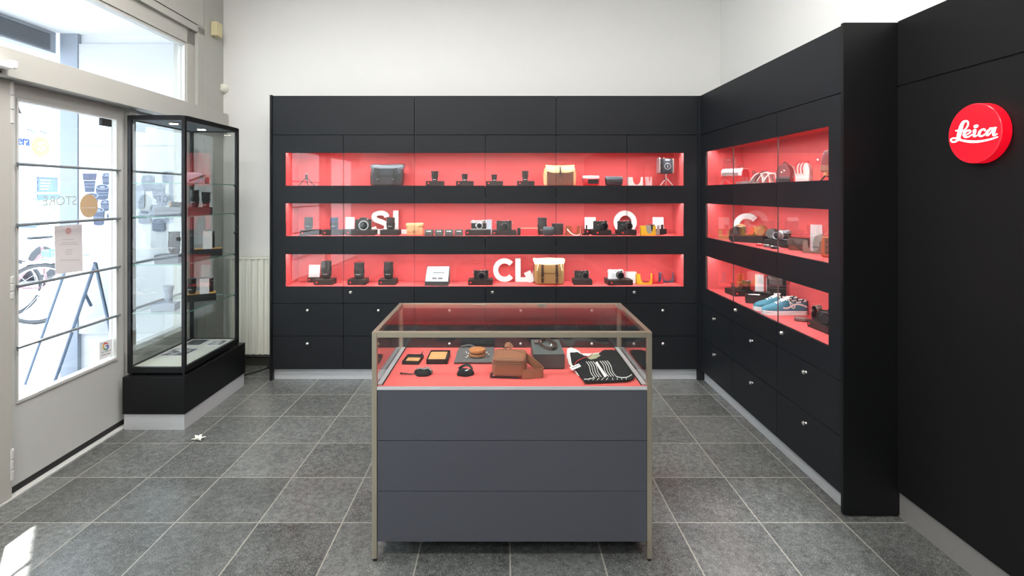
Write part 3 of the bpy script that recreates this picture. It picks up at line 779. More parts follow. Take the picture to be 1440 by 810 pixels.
plens(246, 258, 16, 26, w2, l); plens(229, 272, 17, 17, w2, l); plens(221, 287, 18, 18, w2, l); plens(204, 296, 18, 18, w2, l, False, 0.9)
plens(224, 307, 18, 18, w2, l, False, 0.95); plens(241, 300, 18, 13, l, w2); plens(186, 247, 10, 16, l, w2); plens(184, 282, 9, 16, l, w2)
m.obj('print', t)
m = MB(); m.text('Leica', 0.03, K.lens_print2, M=T(-0.42, -0.0135, ZA(358, SY)) @ R(PI/2, 'X'), ext=0.0005)
m.obj('lettering', t)
# vent over the pavement edge
t = thing('ventilation_grille', 'grey slatted vent box under the soffit outside the upper window', 'vent', (-3.77, 4.15, 2.83))
m = MB(); m.box(-0.10, 0.0, -2.6, 0.27, -0.075, 0.1, K.vent, b=0.003); m.obj('box', t)
m = MB()
for k in range(9): m.box(0.0, 0.012, -0.95, 0.19, -0.052+k*0.0145, -0.044+k*0.0145, K.vent_dark, M=None)
m.box(-0.001, 0.002, -0.97, 0.21, -0.06, 0.075, K.vent_dark)
m.obj('slats', t)

# house across the street: front at x = -12, local frame with real heights
FX = -12.0
def fy(px): return FX*F/(px-VX)
def fz(px, py): return H-(py-VY)*fy(px)/F
t = thing('street_house', 'pale house across the street with arched shop window and round orange logo', 'building', (FX, 13, 0))
m = MB(); m.box(-1.5, 0, -9, 9, 0, 7.5, K.stucco); m.obj('facade', t)
def fp(px, py): return fy(px)-13, fz(px, py)
y0, zc = fp(20, 178); y1, _ = fp(84, 188)
m = MB(); m.box(0, 0.12, -7, 1.25, 3.22, 3.30, K.stucco, b=0.01); m.obj('ledge', t)
for px in (39, 57):
    yy, zz_ = fp(px, 187); m = MB(); m.box(0.10, 0.22, yy-0.05, yy+0.05, 3.13, 3.17, K.stucco_grey, b=0.01); m.tube([(0.0, yy, 3.2), (0.16, yy, 3.17)], 0.012, K.stucco_grey); m.obj('lamp', t)
FRM = R(PI/2, 'Z') @ R(PI/2, 'X')           # text standing in the facade plane, read from the street
ya, za = fp(40, 200)
m = MB(); m.text('era', 0.36, K.blue_sign, M=T(0.012, ya+0.03, za+0.02) @ FRM @ Matrix.Diagonal((0.72, 1, 1, 1)), ext=0.01, align='RIGHT'); m.obj('lettering', t)
yd, zd = fp(57, 206)
m = MB(); m.lathe([(0, 0.03), (0.24, 0.03), (0.25, 0.02), (0.25, 0), (0, 0)], K.orange_sign, seg=40, M=T(0.0, yd, zd) @ R(PI/2, 'Y')); sg = m.obj('shop_sign', t)
m = MB()
add_stroke(m, [(0.12, 0.05), (0.03, 0.10), (-0.09, 0.06), (-0.02, 0.0), (0.07, -0.05), (-0.02, -0.10), (-0.13, -0.05)], 0.035, K.panel_white, lambda u, v, dd: Vector((0.031+dd, yd+u, zd+v)), 0.006)
m.obj('mark', sg)
yw, zw = fp(20, 240)
m = MB(); yc = yw-0.05; n = 18
poly = [(yc+0.62*math.cos(PI*k/n), 2.16+0.48*math.sin(PI*k/n)) for k in range(n+1)]
m.prism(poly, K.stucco_grey, 0, 0.02, M=Matrix(((0, 0, 1, 0), (1, 0, 0, 0), (0, 1, 0, 0), (0, 0, 0, 1)))); m.obj('arch', t)
PM = Matrix(((0, 0, 1, 0), (1, 0, 0, 0), (0, 1, 0, 0), (0, 0, 0, 1)))
def rect(name, xa, xb, ya_, yb_, mt, th=0.03):
    p = fp((xa+xb)/2, (ya_+yb_)/2); u0, u1 = fp(xa, 0)[0], fp(xb, 0)[0]; za_, zb_ = fz((xa+xb)/2, yb_), fz((xa+xb)/2, ya_)
    mm = MB(); mm.box(0, th, u0, u1, za_, zb_, mt); return mm.obj(name, t)
rect('shop_window', 18, 48, 251, 312, K.stucco, 0.02)
rect('window_band', 18, 84, 244, 249, K.stucco_grey, 0.05)
wn = rect('poster', 52, 80, 249, 270, K.blue_glass, 0.03)
mm = MB()
for k in range(4):
    yy = 253+k*4; mm.box(0.03, 0.034, fp(55, 0)[0], fp(70-k, 0)[0], fz(62, yy+1.4), fz(62, yy), K.panel_white)
mm.obj('lettering', wn)
rect('shop_window', 52, 84, 273, 300, K.blue_glass, 0.02)
for k in range(6):
    rect('frame_bar', 48+0*k, 50, 251+k*9, 254+k*9, K.stucco_grey, 0.05)

# car parked across the street
def wheel(parent, y, x, r, w):
    m = MB(); m.lathe([(r*0.62, -w/2), (r*0.94, -w/2), (r, -w*0.3), (r, w*0.3), (r*0.94, w/2), (r*0.62, w/2)], K.tyre, M=T(x, y, r) @ R(PI/2, 'Y')); o = m.obj('wheel', parent)
    m = MB(); m.lathe([(0, 0.03), (r*0.6, 0.02), (r*0.63, 0), (0, 0)], K.cam_silver, M=T(x+w/2-0.02, y, r) @ R(PI/2, 'Y')); m.obj('hubcap', o)
t = thing('parked_car', 'white car parked across the street beyond the bicycles', 'car', (-9.3, 10.9, 0))
prof = [(-2.1, 0.25), (-2.15, 0.62), (-2.0, 0.82), (-1.15, 0.95), (-0.55, 1.40), (0.9, 1.45), (1.75, 1.05), (2.05, 0.95), (2.1, 0.3)]
m = MB(); rings = []
for x, s_ in ((-0.85, 0.97), (-0.80, 1.0), (0.80, 1.0), (0.85, 0.97)):
    rings.append([(x*(0.86 if z > 1.0 else 1.0), y*s_, 0.2+(z-0.2)*s_) for y, z in prof])
m.loft(rings, K.car_white); m.obj('body', t)
for sx in (-1, 1):
    m = MB(); m.loft([[(sx*q, y, z) for y, z in ((-0.98, 0.98), (-0.5, 1.34), (0.85, 1.38), (1.45, 1.04))] for q in (0.70, 0.79)], K.car_glass); m.obj('window', t)
m = MB(); m.loft([[(x, y, z) for x, y, z in ((-0.62, -1.17, 0.98), (0.62, -1.17, 0.98), (0.58, -0.62, 1.38), (-0.58, -0.62, 1.38))], [(x, y+0.03, z-0.02) for x, y, z in ((-0.62, -1.17, 0.98), (0.62, -1.17, 0.98), (0.58, -0.62, 1.38), (-0.58, -0.62, 1.38))]], K.car_glass); m.obj('windscreen', t)
for y in (-1.3, 1.3):
    for x in (-0.78, 0.78): wheel(t, y, x, 0.31, 0.2)
for x in (-0.6, 0.6):
    m = MB(); m.box(x-0.17, x+0.17, -2.16, -2.0, 0.62, 0.76, K.car_glass, b=0.02); m.obj('headlight', t)
m = MB(); m.box(-0.4, 0.4, -2.18, -2.08, 0.4, 0.56, K.tyre, b=0.02); m.obj('grille', t)

# bicycles
def bicycle(label, loc, rz, frame, crate=None):
    t = thing('bicycle', label, 'bicycle', loc, rz, 'bicycles parked outside the shop door')
    r = 0.345; wb = 1.05
    for x in (0, wb):
        m = MB(); m.tube([(x+r*math.cos(2*PI*k/40), 0, r+0.02+r*math.sin(2*PI*k/40)) for k in range(40)], 0.022, K.tyre, seg=8, closed=True); w = m.obj('wheel', t)
        m = MB(); m.tube([(x+(r-0.032)*math.cos(2*PI*k/40), 0, r+0.02+(r-0.032)*math.sin(2*PI*k/40)) for k in range(40)], 0.010, K.cam_silver, seg=6, closed=True)
        for k in range(14):
            a = 2*PI*k/14; m.tube([(x, 0.02*(-1)**k, r+0.02), (x+(r-0.035)*math.cos(a), 0, r+0.02+(r-0.035)*math.sin(a))], 0.0022, K.cam_silver, seg=5)
        m.tube([(x, -0.05, r+0.02), (x, 0.05, r+0.02)], 0.02, K.cam_silver); m.obj('rim', w)
        m = MB(); m.ribbon([(x+(r+0.04)*math.cos(a), 0, r+0.02+(r+0.04)*math.sin(a)) for a in [PI*0.1+PI*0.95*k/16 for k in range(17)]], (0, 1, 0), 0.05, 0.003, K.cam_silver); m.obj('mudguard', t)
    z = r+0.02
    m = MB()
    for a, b in (((0.42, 0, 0.30), (0.36, 0, 0.86)), ((0.42, 0, 0.30), (0.92, 0, 0.78)), ((0.38, 0, 0.70), (0.90, 0, 0.86)), ((0.42, 0, 0.30), (0, 0, z)), ((0.37, 0, 0.78), (0, 0, z)), ((0.88, 0, 0.92), (0.93, 0, 0.72)), ((0.93, 0, 0.72), (wb, 0, z))):
        m.tube([a, b], 0.016, frame)
    m.obj('frame', t)
    m = MB(); m.tube([(0.36, 0, 0.86), (0.35, 0, 0.98)], 0.013, K.cam_silver); m.loft([[(x, s*y, zz) for s, y in ((1, w), (1, w*0.5), (-1, w*0.5), (-1, w)) for zz in (0.98,)][:4] for x, w in ((0.2, 0.09), (0.3, 0.08), (0.42, 0.03), (0.48, 0.02))], K.tyre); m.box(0.2, 0.48, -0.035, 0.035, 0.97, 1.01, K.tyre, b=0.015); m.obj('saddle', t)
    m = MB(); m.tube(catmull([(0.70, 0.29, 1.0), (0.84, 0.27, 1.05), (0.88, 0, 1.03), (0.84, -0.27, 1.05), (0.70, -0.29, 1.0)], 5), 0.012, K.cam_silver); m.tube([(0.88, 0, 0.9), (0.88, 0, 1.03)], 0.013, K.cam_silver); m.obj('handlebar', t)
    m = MB(); m.lathe([(0.03, -0.004), (0.09, -0.004), (0.09, 0.004), (0.03, 0.004)], K.cam_silver, M=T(0.42, 0.03, 0.30) @ R(PI/2, 'X')); m.tube([(0.42, 0.04, 0.30), (0.50, 0.06, 0.15)], 0.009, K.cam_silver); m.tube([(0.42, -0.04, 0.30), (0.34, -0.06, 0.45)], 0.009, K.cam_silver); m.obj('crank', t)
    if crate:
        m = MB(); m.box(0.06, 0.26, -0.11, 0.11, 0.76, 0.775, crate); 
        for a in ((0.06, 0.26, -0.11, -0.10), (0.06, 0.26, 0.10, 0.11), (0.06, 0.07, -0.11, 0.11), (0.25, 0.26, -0.11, 0.11)): m.box(a[0], a[1], a[2], a[3], 0.80, 0.88, crate)
        m.box(-0.16, 0.34, -0.02, 0.02, 0.73, 0.76, K.cam_silver); m.obj('carrier_crate', t)
bicycle('pale grey bicycle with green crate, nearest behind the door glass', (-5.62, 6.35, 0), math.radians(62), K.cam_white, K.bike_green)
bicycle('pale grey-purple bicycle leaning behind the one with the green crate', (-6.3, 6.7, 0), math.radians(75), K.bike_red)

# folding pavement board
t = thing('pavement_board', 'white folding pavement board with grey-blue side rails just outside the door', 'sign board', (-3.4, 4.0, 0))
g0 = Vector((-3.4, 4.0, 0))
TL, TR = Vector((-3.36, 4.05, 1.02)), Vector((-2.93, 3.76, 1.02))
BL, BR = Vector((-3.90, 4.28, 0.03)), Vector((-3.57, 4.16, 0.03))
def P3(px, py, Y): return Vector((XA(px, Y), Y, ZA(py, Y)))
TL, TR, BL, BR = P3(97, 368, 4.05), P3(134, 370, 3.78), P3(36, 540, 4.25), P3(77, 537, 4.22)
RL, RR = P3(128, 430, 4.30), P3(163, 500, 3.98)
dn = Vector((0.0, 0.0, 0.0))
m = MB(); nrm = (TR-TL).cross(BL-TL).normalized()*0.006
m.loft([[v-g0+nrm for v in (TL, TR, BR, BL)], [v-g0-nrm for v in (TL, TR, BR, BL)]], K.panel_white); m.obj('panel', t)
for a, b in ((TL, BL), (TR, BR)):
    m = MB(); m.tube([a-g0, b-g0], 0.013, K.aframe, seg=8); m.obj('leg', t)
for a, b in ((TR, RR), (TL, RL)):
    m = MB(); m.tube([a-g0, b-g0], 0.012, K.aframe, seg=8); m.obj('leg', t)
m = MB(); m.tube([TR*0.45+BR*0.55-g0, TR*0.45+RR*0.55-g0], 0.008, K.cam_white, seg=8); m.obj('stay', t)
# ================================================================== goods: builders
def lens_item(label, loc, r, h, style=0, group=None, cat='lens', m0=None, tilt=None):
    """camera lens standing on its mount: barrel, ribbed ring, hood or rim, front glass"""
    t = thing('camera_lens', label, cat, loc, 0, group, rot=tilt)
    B_, G_ = m0 or K.lens, K.lens_rib
    if style == 0:      # large cylinder with hood
        prof = [(0, 0), (r*0.74, 0), (r*0.78, h*0.04), (r*0.80, h*0.12), (r*0.98, h*0.20), (r, h*0.24), (r, h*0.42)]
        ring = (h*0.42, h*0.70, r*1.0); top = [(r*0.97, h*0.70), (r*0.97, h*0.78), (r*1.0, h*0.80), (r*1.0, h), (r*0.90, h), (r*0.88, h*0.93), (0, h*0.93)]
    elif style == 1:    # conical, small mount, flared front
        prof = [(0, 0), (r*0.66, 0), (r*0.70, h*0.05), (r*0.70, h*0.22), (r*0.80, h*0.28), (r*0.82, h*0.42)]
        ring = (h*0.42, h*0.66, r*0.86); top = [(r*0.84, h*0.66), (r*0.88, h*0.76), (r*0.98, h*0.82), (r*1.0, h), (r*0.92, h), (r*0.86, h*0.93), (0, h*0.93)]
    else:               # plain tube narrowing at the foot
        prof = [(0, 0), (r*0.80, 0), (r*0.84, h*0.06), (r*0.96, h*0.14), (r*0.98, h*0.2), (r*0.98, h*0.34)]
        ring = (h*0.34, h*0.60, r*1.0); top = [(r*0.98, h*0.60), (r*0.98, h*0.90), (r*1.0, h*0.91), (r*1.0, h*0.98), (r*0.94, h), (0, h)]
    m = MB(); m.lathe(prof+[(0, prof[-1][1])], B_, 32); m.lathe([(0, top[0][1])]+top, B_, 32); m.obj('barrel', t)
    m = MB(); a, b, rr = ring; n = 60; rg = []
    for z, ins in ((a, 0.002), (a+0.002, 0), (b-0.002, 0), (b, 0.002)):
        rg.append([((rr-ins+(0.0012 if k % 2 else 0))*math.cos(2*PI*k/n), (rr-ins+(0.0012 if k % 2 else 0))*math.sin(2*PI*k/n), z) for k in range(n)])
    m.loft(rg, G_); m.obj('focus_ring', t)
    if style != 2:
        m = MB(); m.lathe([(0, h*0.955), (r*0.4, h*0.95), (r*0.86, h*0.932)], K.lens_glass, 32); m.obj('front_glass', t)
    m = MB(); zs = h*0.30 if style != 1 else h*0.15; rr = (r*1.003 if style == 0 else (r*0.705 if style == 1 else r*0.985))
    for k in range(5):
        a = -PI/2-0.45+k*0.22
        m.box(-0.0022, 0.0022, -0.0006, 0.0006, -0.002, 0.002, K.print, M=R(a+PI/2, 'Z') @ T(0, -rr, zs))
    m.obj('scale_marks', t)
    return t

def product_box(label, loc, w, d, h, rz=0, mt=None, dot=True, group='black product boxes in the display niches', dotx=0.16):
    """closed card box: tray, lid, red round mark on the front; loc is the middle of its base"""
    t = thing('product_box', label, 'box', loc, rz, group)
    mt = mt or K.box
    m = MB(); m.box(-w/2+0.0015, w/2-0.0015, -d/2+0.0015, d/2-0.0015, 0, h*0.5, mt, b=0.001); m.obj('tray', t)
    m = MB(); m.box(-w/2, w/2, -d/2, d/2, h*0.12, h, mt, b=0.002); m.obj('lid', t)
    if dot:
        r = h*0.17; m = MB(); m.lathe([(0, 0), (r, 0), (r, 0.0006), (0, 0.0006)], K.dot, 20, M=T(-w/2+w*dotx, -d/2-0.0001, h*0.52) @ R(PI/2, 'X')); m.obj('logo', t, label='small red round mark')
    return t

def camera(label, loc, w=0.135, h=0.078, d=0.034, rz=0, body=None, top=None, skin=None, lx=0.1, lr=0.027, ll=0.045, hump=False, white_ring=False, group=None, pale_lens=False, hood=False):
    """camera body seen from the front; loc is the middle of its base"""
    t = thing('camera', label, 'camera', loc, rz, group)
    body = body or K.cam_black; top = top or body; skin = skin or K.cam_vulc
    z0 = 0.0
    def slab(a, b, mt, ins=0.0):
        m = MB(); m.soft(w-2*ins, d-2*ins, b-a, mt, r=d*0.46, M=T(0, 0, a), rz=0.0025, zs=3); return m
    slab(0, h*0.12, top).obj('base_plate', t)
    slab(h*0.11, h*0.74, skin, 0.001).obj('body', t)
    m = slab(h*0.72, h, top)
    if hump:
        m.loft([[(x, y, z) for x, y in ((-0.03*s, -d*0.5*s2), (0.03*s, -d*0.5*s2), (0.03*s, d*0.4*s2), (-0.03*s, d*0.4*s2))] for z, s, s2 in ((h*0.95, 1.15, 1.0), (h*1.14, 0.9, 0.95), (h*1.22, 0.6, 0.75))], top)
    tpo = m.obj('top_plate', t)
    m = MB(); m.cyl(0.009, h, h+0.005, K.cam_silver if top is not K.cam_black else body, c=0.001, M=T(w*0.36, 0, 0)); m.cyl(0.0055, h, h+0.007, K.cam_silver, c=0.001, M=T(w*0.24, -0.003, 0))
    m.cyl(0.008, h, h+0.004, body, c=0.001, M=T(-w*0.36, 0, 0)); m.obj('dial', tpo)
    m = MB(); m.box(-0.009, 0.009, -0.008, 0.008, h, h+0.002, K.cam_silver); m.obj('hot_shoe', tpo)
    m = MB()
    if not hump:
        m.box(w*0.30, w*0.42, -d/2-0.001, -d/2+0.004, h*0.80, h*0.93, K.lens_glass, b=0.001)
        m.box(-w*0.04, w*0.02, -d/2-0.001, -d/2+0.004, h*0.82, h*0.91, K.lens_glass, b=0.001)
        m.obj('viewfinder_window', t)
    lz = h*0.46; MM = T(lx*w, -d/2, lz) @ R(PI/2, 'X')
    lm = K.cam_silver if pale_lens else K.lens
    m = MB(); m.lathe([(0, 0), (lr*1.15, 0), (lr*1.15, 0.004), (lr, 0.006), (lr, ll*0.45), (lr*0.96, ll*0.5), (lr*0.96, ll*0.7), (lr*1.02, ll*0.74), (lr*1.02, ll), (lr*0.9, ll), (lr*0.84, ll-0.005), (0, ll-0.005)], lm, 32, M=MM); lo = m.obj('lens', t)
    m = MB(); m.lathe([(0, ll-0.002), (lr*0.45, ll-0.003), (lr*0.82, ll-0.0045), (lr*0.82, ll-0.006), (0, ll-0.006)], K.lens_glass, 28, M=MM); m.obj('front_glass', lo)
    if white_ring:
        m = MB(); m.lathe([(lr*0.88, ll), (lr*1.03, ll), (lr*1.03, ll+0.0012), (lr*0.88, ll+0.0012)], K.cam_silver, 32, M=MM); m.obj('rim', lo)
    m = MB(); m.lathe([(0, 0), (0.004, 0), (0.004, 0.0012), (0, 0.0012)], K.cam_silver, 16, M=T(-w*0.18, -d/2, h*0.6) @ R(PI/2, 'X'))
    m.box(-w*0.21, -w*0.17, -d/2-0.004, -d/2, h*0.35, h*0.62, K.cam_silver if top is not K.cam_black else body, b=0.0015); m.obj('self_timer_lever', t)
    for s in (-1, 1):
        m = MB(); m.tube([(s*(w/2+0.003)+0.004*math.cos(a), 0, h*0.8+0.004*math.sin(a)) for a in [2*PI*k/10 for k in range(10)]], 0.0012, K.cam_silver, seg=6, closed=True); m.obj('strap_lug', t)
    return t

def card(label, loc, w, h, rz=0, lean=0.12, group='white information cards in the niches'):
    """stiff card leaning back on its own strut"""
    t = thing('information_card', label, 'card', loc, rz, group)
    m = MB(); m.box(-w/2, w/2, -0.0015, 0.0015, 0, h, K.white_card, b=0.0005, M=R(-lean, 'X')); m.obj('face', t)
    m = MB(); m.loft([[(x, y, z) for y, z in ((h*math.sin(lean)*0.6+0.0015, h*0.6), (h*math.sin(lean)*0.6+0.003, h*0.6), (0.034, 0), (0.032, 0))] for x in (-w*0.12, w*0.12)], K.white_card); m.obj('strut', t)
    return t

def half_case(label, loc, w, h, d, mt, rz=0, group='leather half cases', mt2=None, strap=None, cut=0.26, low=0.28):
    """camera half case: open-topped leather shell, front dipped for the lens"""
    t = thing('leather_half_case', label, 'camera case', loc, rz, group)
    def outl(n=14):
        c0 = w*0.08; r = w*cut
        p = [(-w/2, 0), (w/2, 0), (w/2, h), (c0+r, h)]
        for k in range(1, n): a = PI*k/n; p.append((c0+r*math.cos(a), h-(h*(1-low))*math.sin(a)**0.7))
        return p+[(c0-r, h), (-w/2, h)]
    PMx = Matrix(((1, 0, 0, 0), (0, 0, 1, 0), (0, 1, 0, 0), (0, 0, 0, 1)))
    m = MB(); m.prism(outl(), mt, -d/2, -d/2+0.003, M=PMx, b=0.001); m.obj('front', t)
    m = MB()
    m.box(-w/2, w/2, -d/2, d/2, 0, 0.004, mt, b=0.001)
    m.box(-w/2, -w/2+0.004, -d/2, d/2, 0, h, mt, b=0.001); m.box(w/2-0.004, w/2, -d/2, d/2, 0, h, mt, b=0.001)
    m.box(-w/2, w/2, d/2-0.003, d/2, 0, h*max(0.12, low), mt2 or mt, b=0.001); m.obj('shell', t)
    if strap:
        m = MB(); m.ribbon(catmull([(-w/2, 0, h*0.9), (-w*0.35, -d*0.8, h*0.5), (0, -d*0.95, 0.008), (w*0.4, -d*0.75, 0.006), (w*0.55, 0, h*0.4), (w/2, 0, h*0.9)], 6), (0, 0.3, 1), 0.008, 0.002, strap); m.obj('strap', t)
    return t

def letter(ch, label, loc, h, rz=0, group='white block letters in the niches'):
    """standing block letter cut from thick board"""
    t = thing('block_letter', label, 'letter', loc, rz, group)
    s = h/100.0; wst = 21
    f = lambda u, v, dd: Vector((u*s, -0.012+dd, v*s))
    m = MB(); th = 0.024
    if ch == 'C':
        pts = [(38*math.cos(math.radians(a)), 50+39.5*math.sin(math.radians(a))) for a in range(42, 319, 6)]
        add_stroke(m, pts, wst, K.letter, f, th, 0, False)
    if ch == 'L':
        m.box(-28*s, (-28+wst+1)*s, -0.012, 0.012, 0, 100*s, K.letter); m.box((-28+wst+1)*s, 30*s, -0.0119, 0.0119, 0, 19*s, K.letter)
    if ch == 'S':
        add_stroke(m, [(29, 72), (25, 83), (12, 89), (-4, 89.5), (-20, 84), (-25.5, 73), (-20, 62), (-4, 55), (12, 49), (25, 41), (29, 28), (23, 16), (7, 10.5), (-8, 10.5), (-23, 16), (-28.5, 30)], 20, K.letter, f, th, 6, False)
    if ch == 'Q':
        pts = [(38*math.cos(math.radians(a)), 50+39.5*math.sin(math.radians(a))) for a in range(0, 361, 6)]
        add_stroke(m, pts, wst, K.letter, f, th, 0, False)
        add_stroke(m, [(12, 26), (45, 4)], 17, K.letter, lambda u, v, dd: f(u, v, dd-0.0003), th, 0, False)
    m.obj('board', t)
    return t

def satchel(label, loc, w, h, d, body, flap, inner, strap, stud, rz=0, group=None):
    """roll-top messenger bag with an open flared flap, two straps and studs"""
    t = thing('messenger_bag', label, 'bag', loc, rz, group)
    m = MB(); m.soft(w, d, h*0.86, body, r=0.03, bulge=0.006, taper=1.0, rz=0.016); m.obj('body', t)
    # flared flap: pale folded-back top, its ears pointing out
    m = MB(); rings = []
    for z, ww, dd, dip in ((h*0.74, w*0.98, d*0.98, 0.02), (h*0.86, w*1.06, d*1.03, 0.008), (h*0.955, w*1.12, d*0.85, 0.0), (h*1.0, w*1.05, d*0.5, 0.0)):
        ring = []
        n = 24
        for k in range(n):
            a = 2*PI*k/n; cx = max(-1, min(1, 1.25*math.cos(a))); sy = max(-1, min(1, 1.25*math.sin(a)))
            ring.append((cx*ww/2, sy*dd/2, z-dip*(1-abs(cx))*(1 if sy < 0 else 0)+0.004*math.sin(5*a)))
        rings.append(ring)
    m.loft(rings, flap, closed=True); m.obj('top_flap', t)
    # front flap panel of body colour hanging from the top, scalloped
    m = MB(); pts = []
    PMx = Matrix(((1, 0, 0, 0), (0, 0, 1, 0), (0, 1, 0, 0), (0, 0, 0, 1)))
    poly = [(-w*0.40, h*0.46), (w*0.40, h*0.46), (w*0.42, h*0.74), (w*0.36, h*0.84), (w*0.20, h*0.78), (0, h*0.80), (-w*0.20, h*0.78), (-w*0.36, h*0.84), (-w*0.42, h*0.74)]
    m.prism(poly, body, -d/2-0.014, -d/2-0.006, M=PMx, b=0.002)
    m.prism([(-w*0.36, h*0.06), (w*0.36, h*0.06), (w*0.36, h*0.44), (-w*0.36, h*0.44)], body, -d/2-0.011, -d/2-0.004, M=PMx, b=0.002); m.obj('front_pocket', t)
    for s in (-1, 1):
        m = MB(); x = s*w*0.25
        m.ribbon([(x, -d/2-0.017, h*0.80), (x, -d/2-0.018, h*0.5), (x, -d/2-0.017, h*0.10)], (1, 0, 0), w*0.085, 0.003, strap); so = m.obj('strap', t)
        m = MB(); m.lathe([(0, 0.004), (0.004, 0.0035), (0.006, 0), (0, 0)], stud, 14, M=T(x, -d/2-0.019, h*0.30) @ R(PI/2, 'X')); m.obj('stud', so)
    for s in (-1, 1):
        m = MB(); m.tube(catmull([(s*w*0.44, -d*0.4, h*0.84), (s*w*0.40, -d*0.62, h*0.78), (s*w*0.44, -d*0.56, h*0.56)], 6), 0.004, inner, seg=6); m.obj('flap_fold', t)
    m = MB(); m.ribbon(catmull([(-w*0.52, 0, h*0.75), (-w*0.545, -0.01, h*0.4), (-w*0.53, -0.012, h*0.1), (-w*0.50, -0.02, 0.006)], 6), (0, 1, 0), 0.03, 0.003, strap); m.obj('shoulder_strap', t)
    return t

def pouch(label, loc, w, h, d, body, flap, rz=0, patch=None, group=None):
    """small roll-top pouch, its folded top overhanging, side buckles"""
    t = thing('roll_top_pouch', label, 'pouch', loc, rz, group)
    m = MB(); m.soft(w*0.94, d, h*0.8, body, r=0.016, bulge=0.004, rz=0.01); m.obj('body', t)
    m = MB(); rings = []
    for z, ww, dd in ((h*0.66, w*0.96, d*1.04), (h*0.82, w*1.04, d*1.04), (h*0.96, w*1.02, d*0.8), (h, w*0.96, d*0.5)):
        rings.append([(max(-1, min(1, 1.2*math.cos(2*PI*k/20)))*ww/2, max(-1, min(1, 1.2*math.sin(2*PI*k/20)))*dd/2, z+0.0025*math.sin(3*2*PI*k/20)) for k in range(20)])
    m.loft(rings, flap); m.obj('top_flap', t)
    if patch:
        m = MB(); m.box(-w*0.22, w*0.42, -d/2-0.007, -d/2-0.003, h*0.18, h*0.64, patch, b=0.001); m.obj('patch', t)
    for s in (-1, 1):
        m = MB(); m.ribbon([(s*w*0.50, 0, h*0.86), (s*w*0.53, -0.004, h*0.6), (s*w*0.49, -0.004, h*0.3)], (0, 1, 0), 0.014, 0.003, K.rubber); m.obj('strap', t)
    return t
# ================================================================== goods in the back wall niches
Z1, Z2, Z3 = ZS
YB = 4.535                                     # middle of the boxes standing along the glass
def bx(px, Y=YB): return XA(px, Y)
def bw(n, Y=YB): return n*Y/F
E = 0.0004
# ---- top niche
t = thing('mini_tripod', 'small black tabletop tripod at the left end of the top niche', 'tripod', (bx(431, 4.52), 4.52, Z1))
m = MB(); m.cyl(0.012, 0.052, 0.098, K.cam_black, c=0.002); m.obj('head', t)
m = MB(); m.cyl(0.009, 0.098, 0.105, K.cam_silver, c=0.001); m.obj('mounting_screw', t)
for a in (PI*1.03, PI*1.62, PI*0.02):
    m = MB(); m.tube([(0.006*math.cos(a), 0.006*math.sin(a)*0.6, 0.068), (0.062*math.cos(a), 0.06*math.sin(a)*0.6, 0.006)], 0.005, K.cam_black, seg=8); m.ball(0.006, K.rubber, M=T(0.062*math.cos(a), 0.06*math.sin(a)*0.6, 0.006), seg=10); m.obj('leg', t)
satchel('black waxed messenger bag with grey open flap in the top niche', (bx(545, 4.56), 4.565, Z1), 0.265, 0.185, 0.11, K.navy, K.grey_canvas, K.grey_canvas, K.cam_black, K.chrome)
for px, lab, ln, r, h, st in ((612, 'first lens box from the black messenger bag in the top niche', 'black flared lens nearest to the black messenger bag in the top niche', 0.034, 0.086, 1),
                              (654, 'second lens box from the black messenger bag in the top niche', 'short black lens on second box from the messenger bag in the top niche', 0.028, 0.062, 1),
                              (695.5, 'third lens box from the black messenger bag in the top niche', 'smallest black lens in the top niche, on third box from the messenger bag', 0.026, 0.056, 1),
                              (739, 'fourth lens box in the top niche, closest to the tan leather bag', 'tall black lens nearest to the tan leather bag in the top niche', 0.031, 0.088, 1)):
    product_box('flat black ' + lab, (bx(px), YB, Z1), bw(24), 0.12, 0.041, group='flat black lens boxes in the top niche')
    lens_item(ln, (bx(px-0.5), YB, Z1+0.041), r, h, st, group='lenses in the top niche')
# tan leather bag
t = thing('leather_bag', 'light tan leather bag with reddish brown front in the top niche', 'bag', (bx(787, 4.55), 4.56, Z1))
w, h, d = 0.285, 0.176, 0.11
m = MB(); m.soft(w*0.96, d, h*0.9, K.tan_light, r=0.03, taper=0.97, rz=0.014); m.obj('body', t)
m = MB(); m.soft(w*0.80, 0.02, h*0.70, K.brown, r=0.008, rz=0.008, M=T(0.0, -d/2-0.004, 0.0)); m.obj('front_panel', t, label='reddish brown front panel')
m = MB(); rings = []
for k in range(13):
    u = k/12
    if u < 0.4: y, z = d*0.45-u/0.4*d*0.9, h*0.93+0.016*math.sin(u/0.4*PI)
    else: y, z = -d*0.45-0.02*math.sin((u-0.4)/0.6*PI/2), h*0.93-(u-0.4)/0.6*h*0.30
    row = []
    for j in range(17):
        s = -1+2*j/16; zz = z-(0.014*abs(s)**4*(u > 0.4))*-1*0.4; zz += 0.006*abs(s)**3 - (0.0 if u < 0.9 else -0.012*abs(s)**6)
        row.append((s*w*0.43*(1 if u < 0.9 else 0.97), y, zz))
    rings.append(row)
top = rings; bot = [[(x, y+0.003*(1 if i > 4 else 0), z-0.004) for x, y, z in r] for i, r in enumerate(rings)]
m.loft([a+list(reversed(b)) for a, b in zip(top, bot)], K.tan_light); m.obj('flap', t)
m = MB(); m.ribbon([(0, -d*0.2, h*0.955), (0, -d*0.47, h*0.94), (0, -d*0.64-0.002, h*0.76), (0, -d*0.66, h*0.52)], (1, 0, 0), 0.016, 0.003, K.brown_dark); st = m.obj('strap', t)
m = MB(); m.tube([(0.013*cx, -d*0.68, h*0.60+0.010*cz) for cx, cz in ((-1, -1), (1, -1), (1, 1), (-1, 1))], 0.0025, K.cam_black, seg=6, closed=True); m.obj('buckle', st)
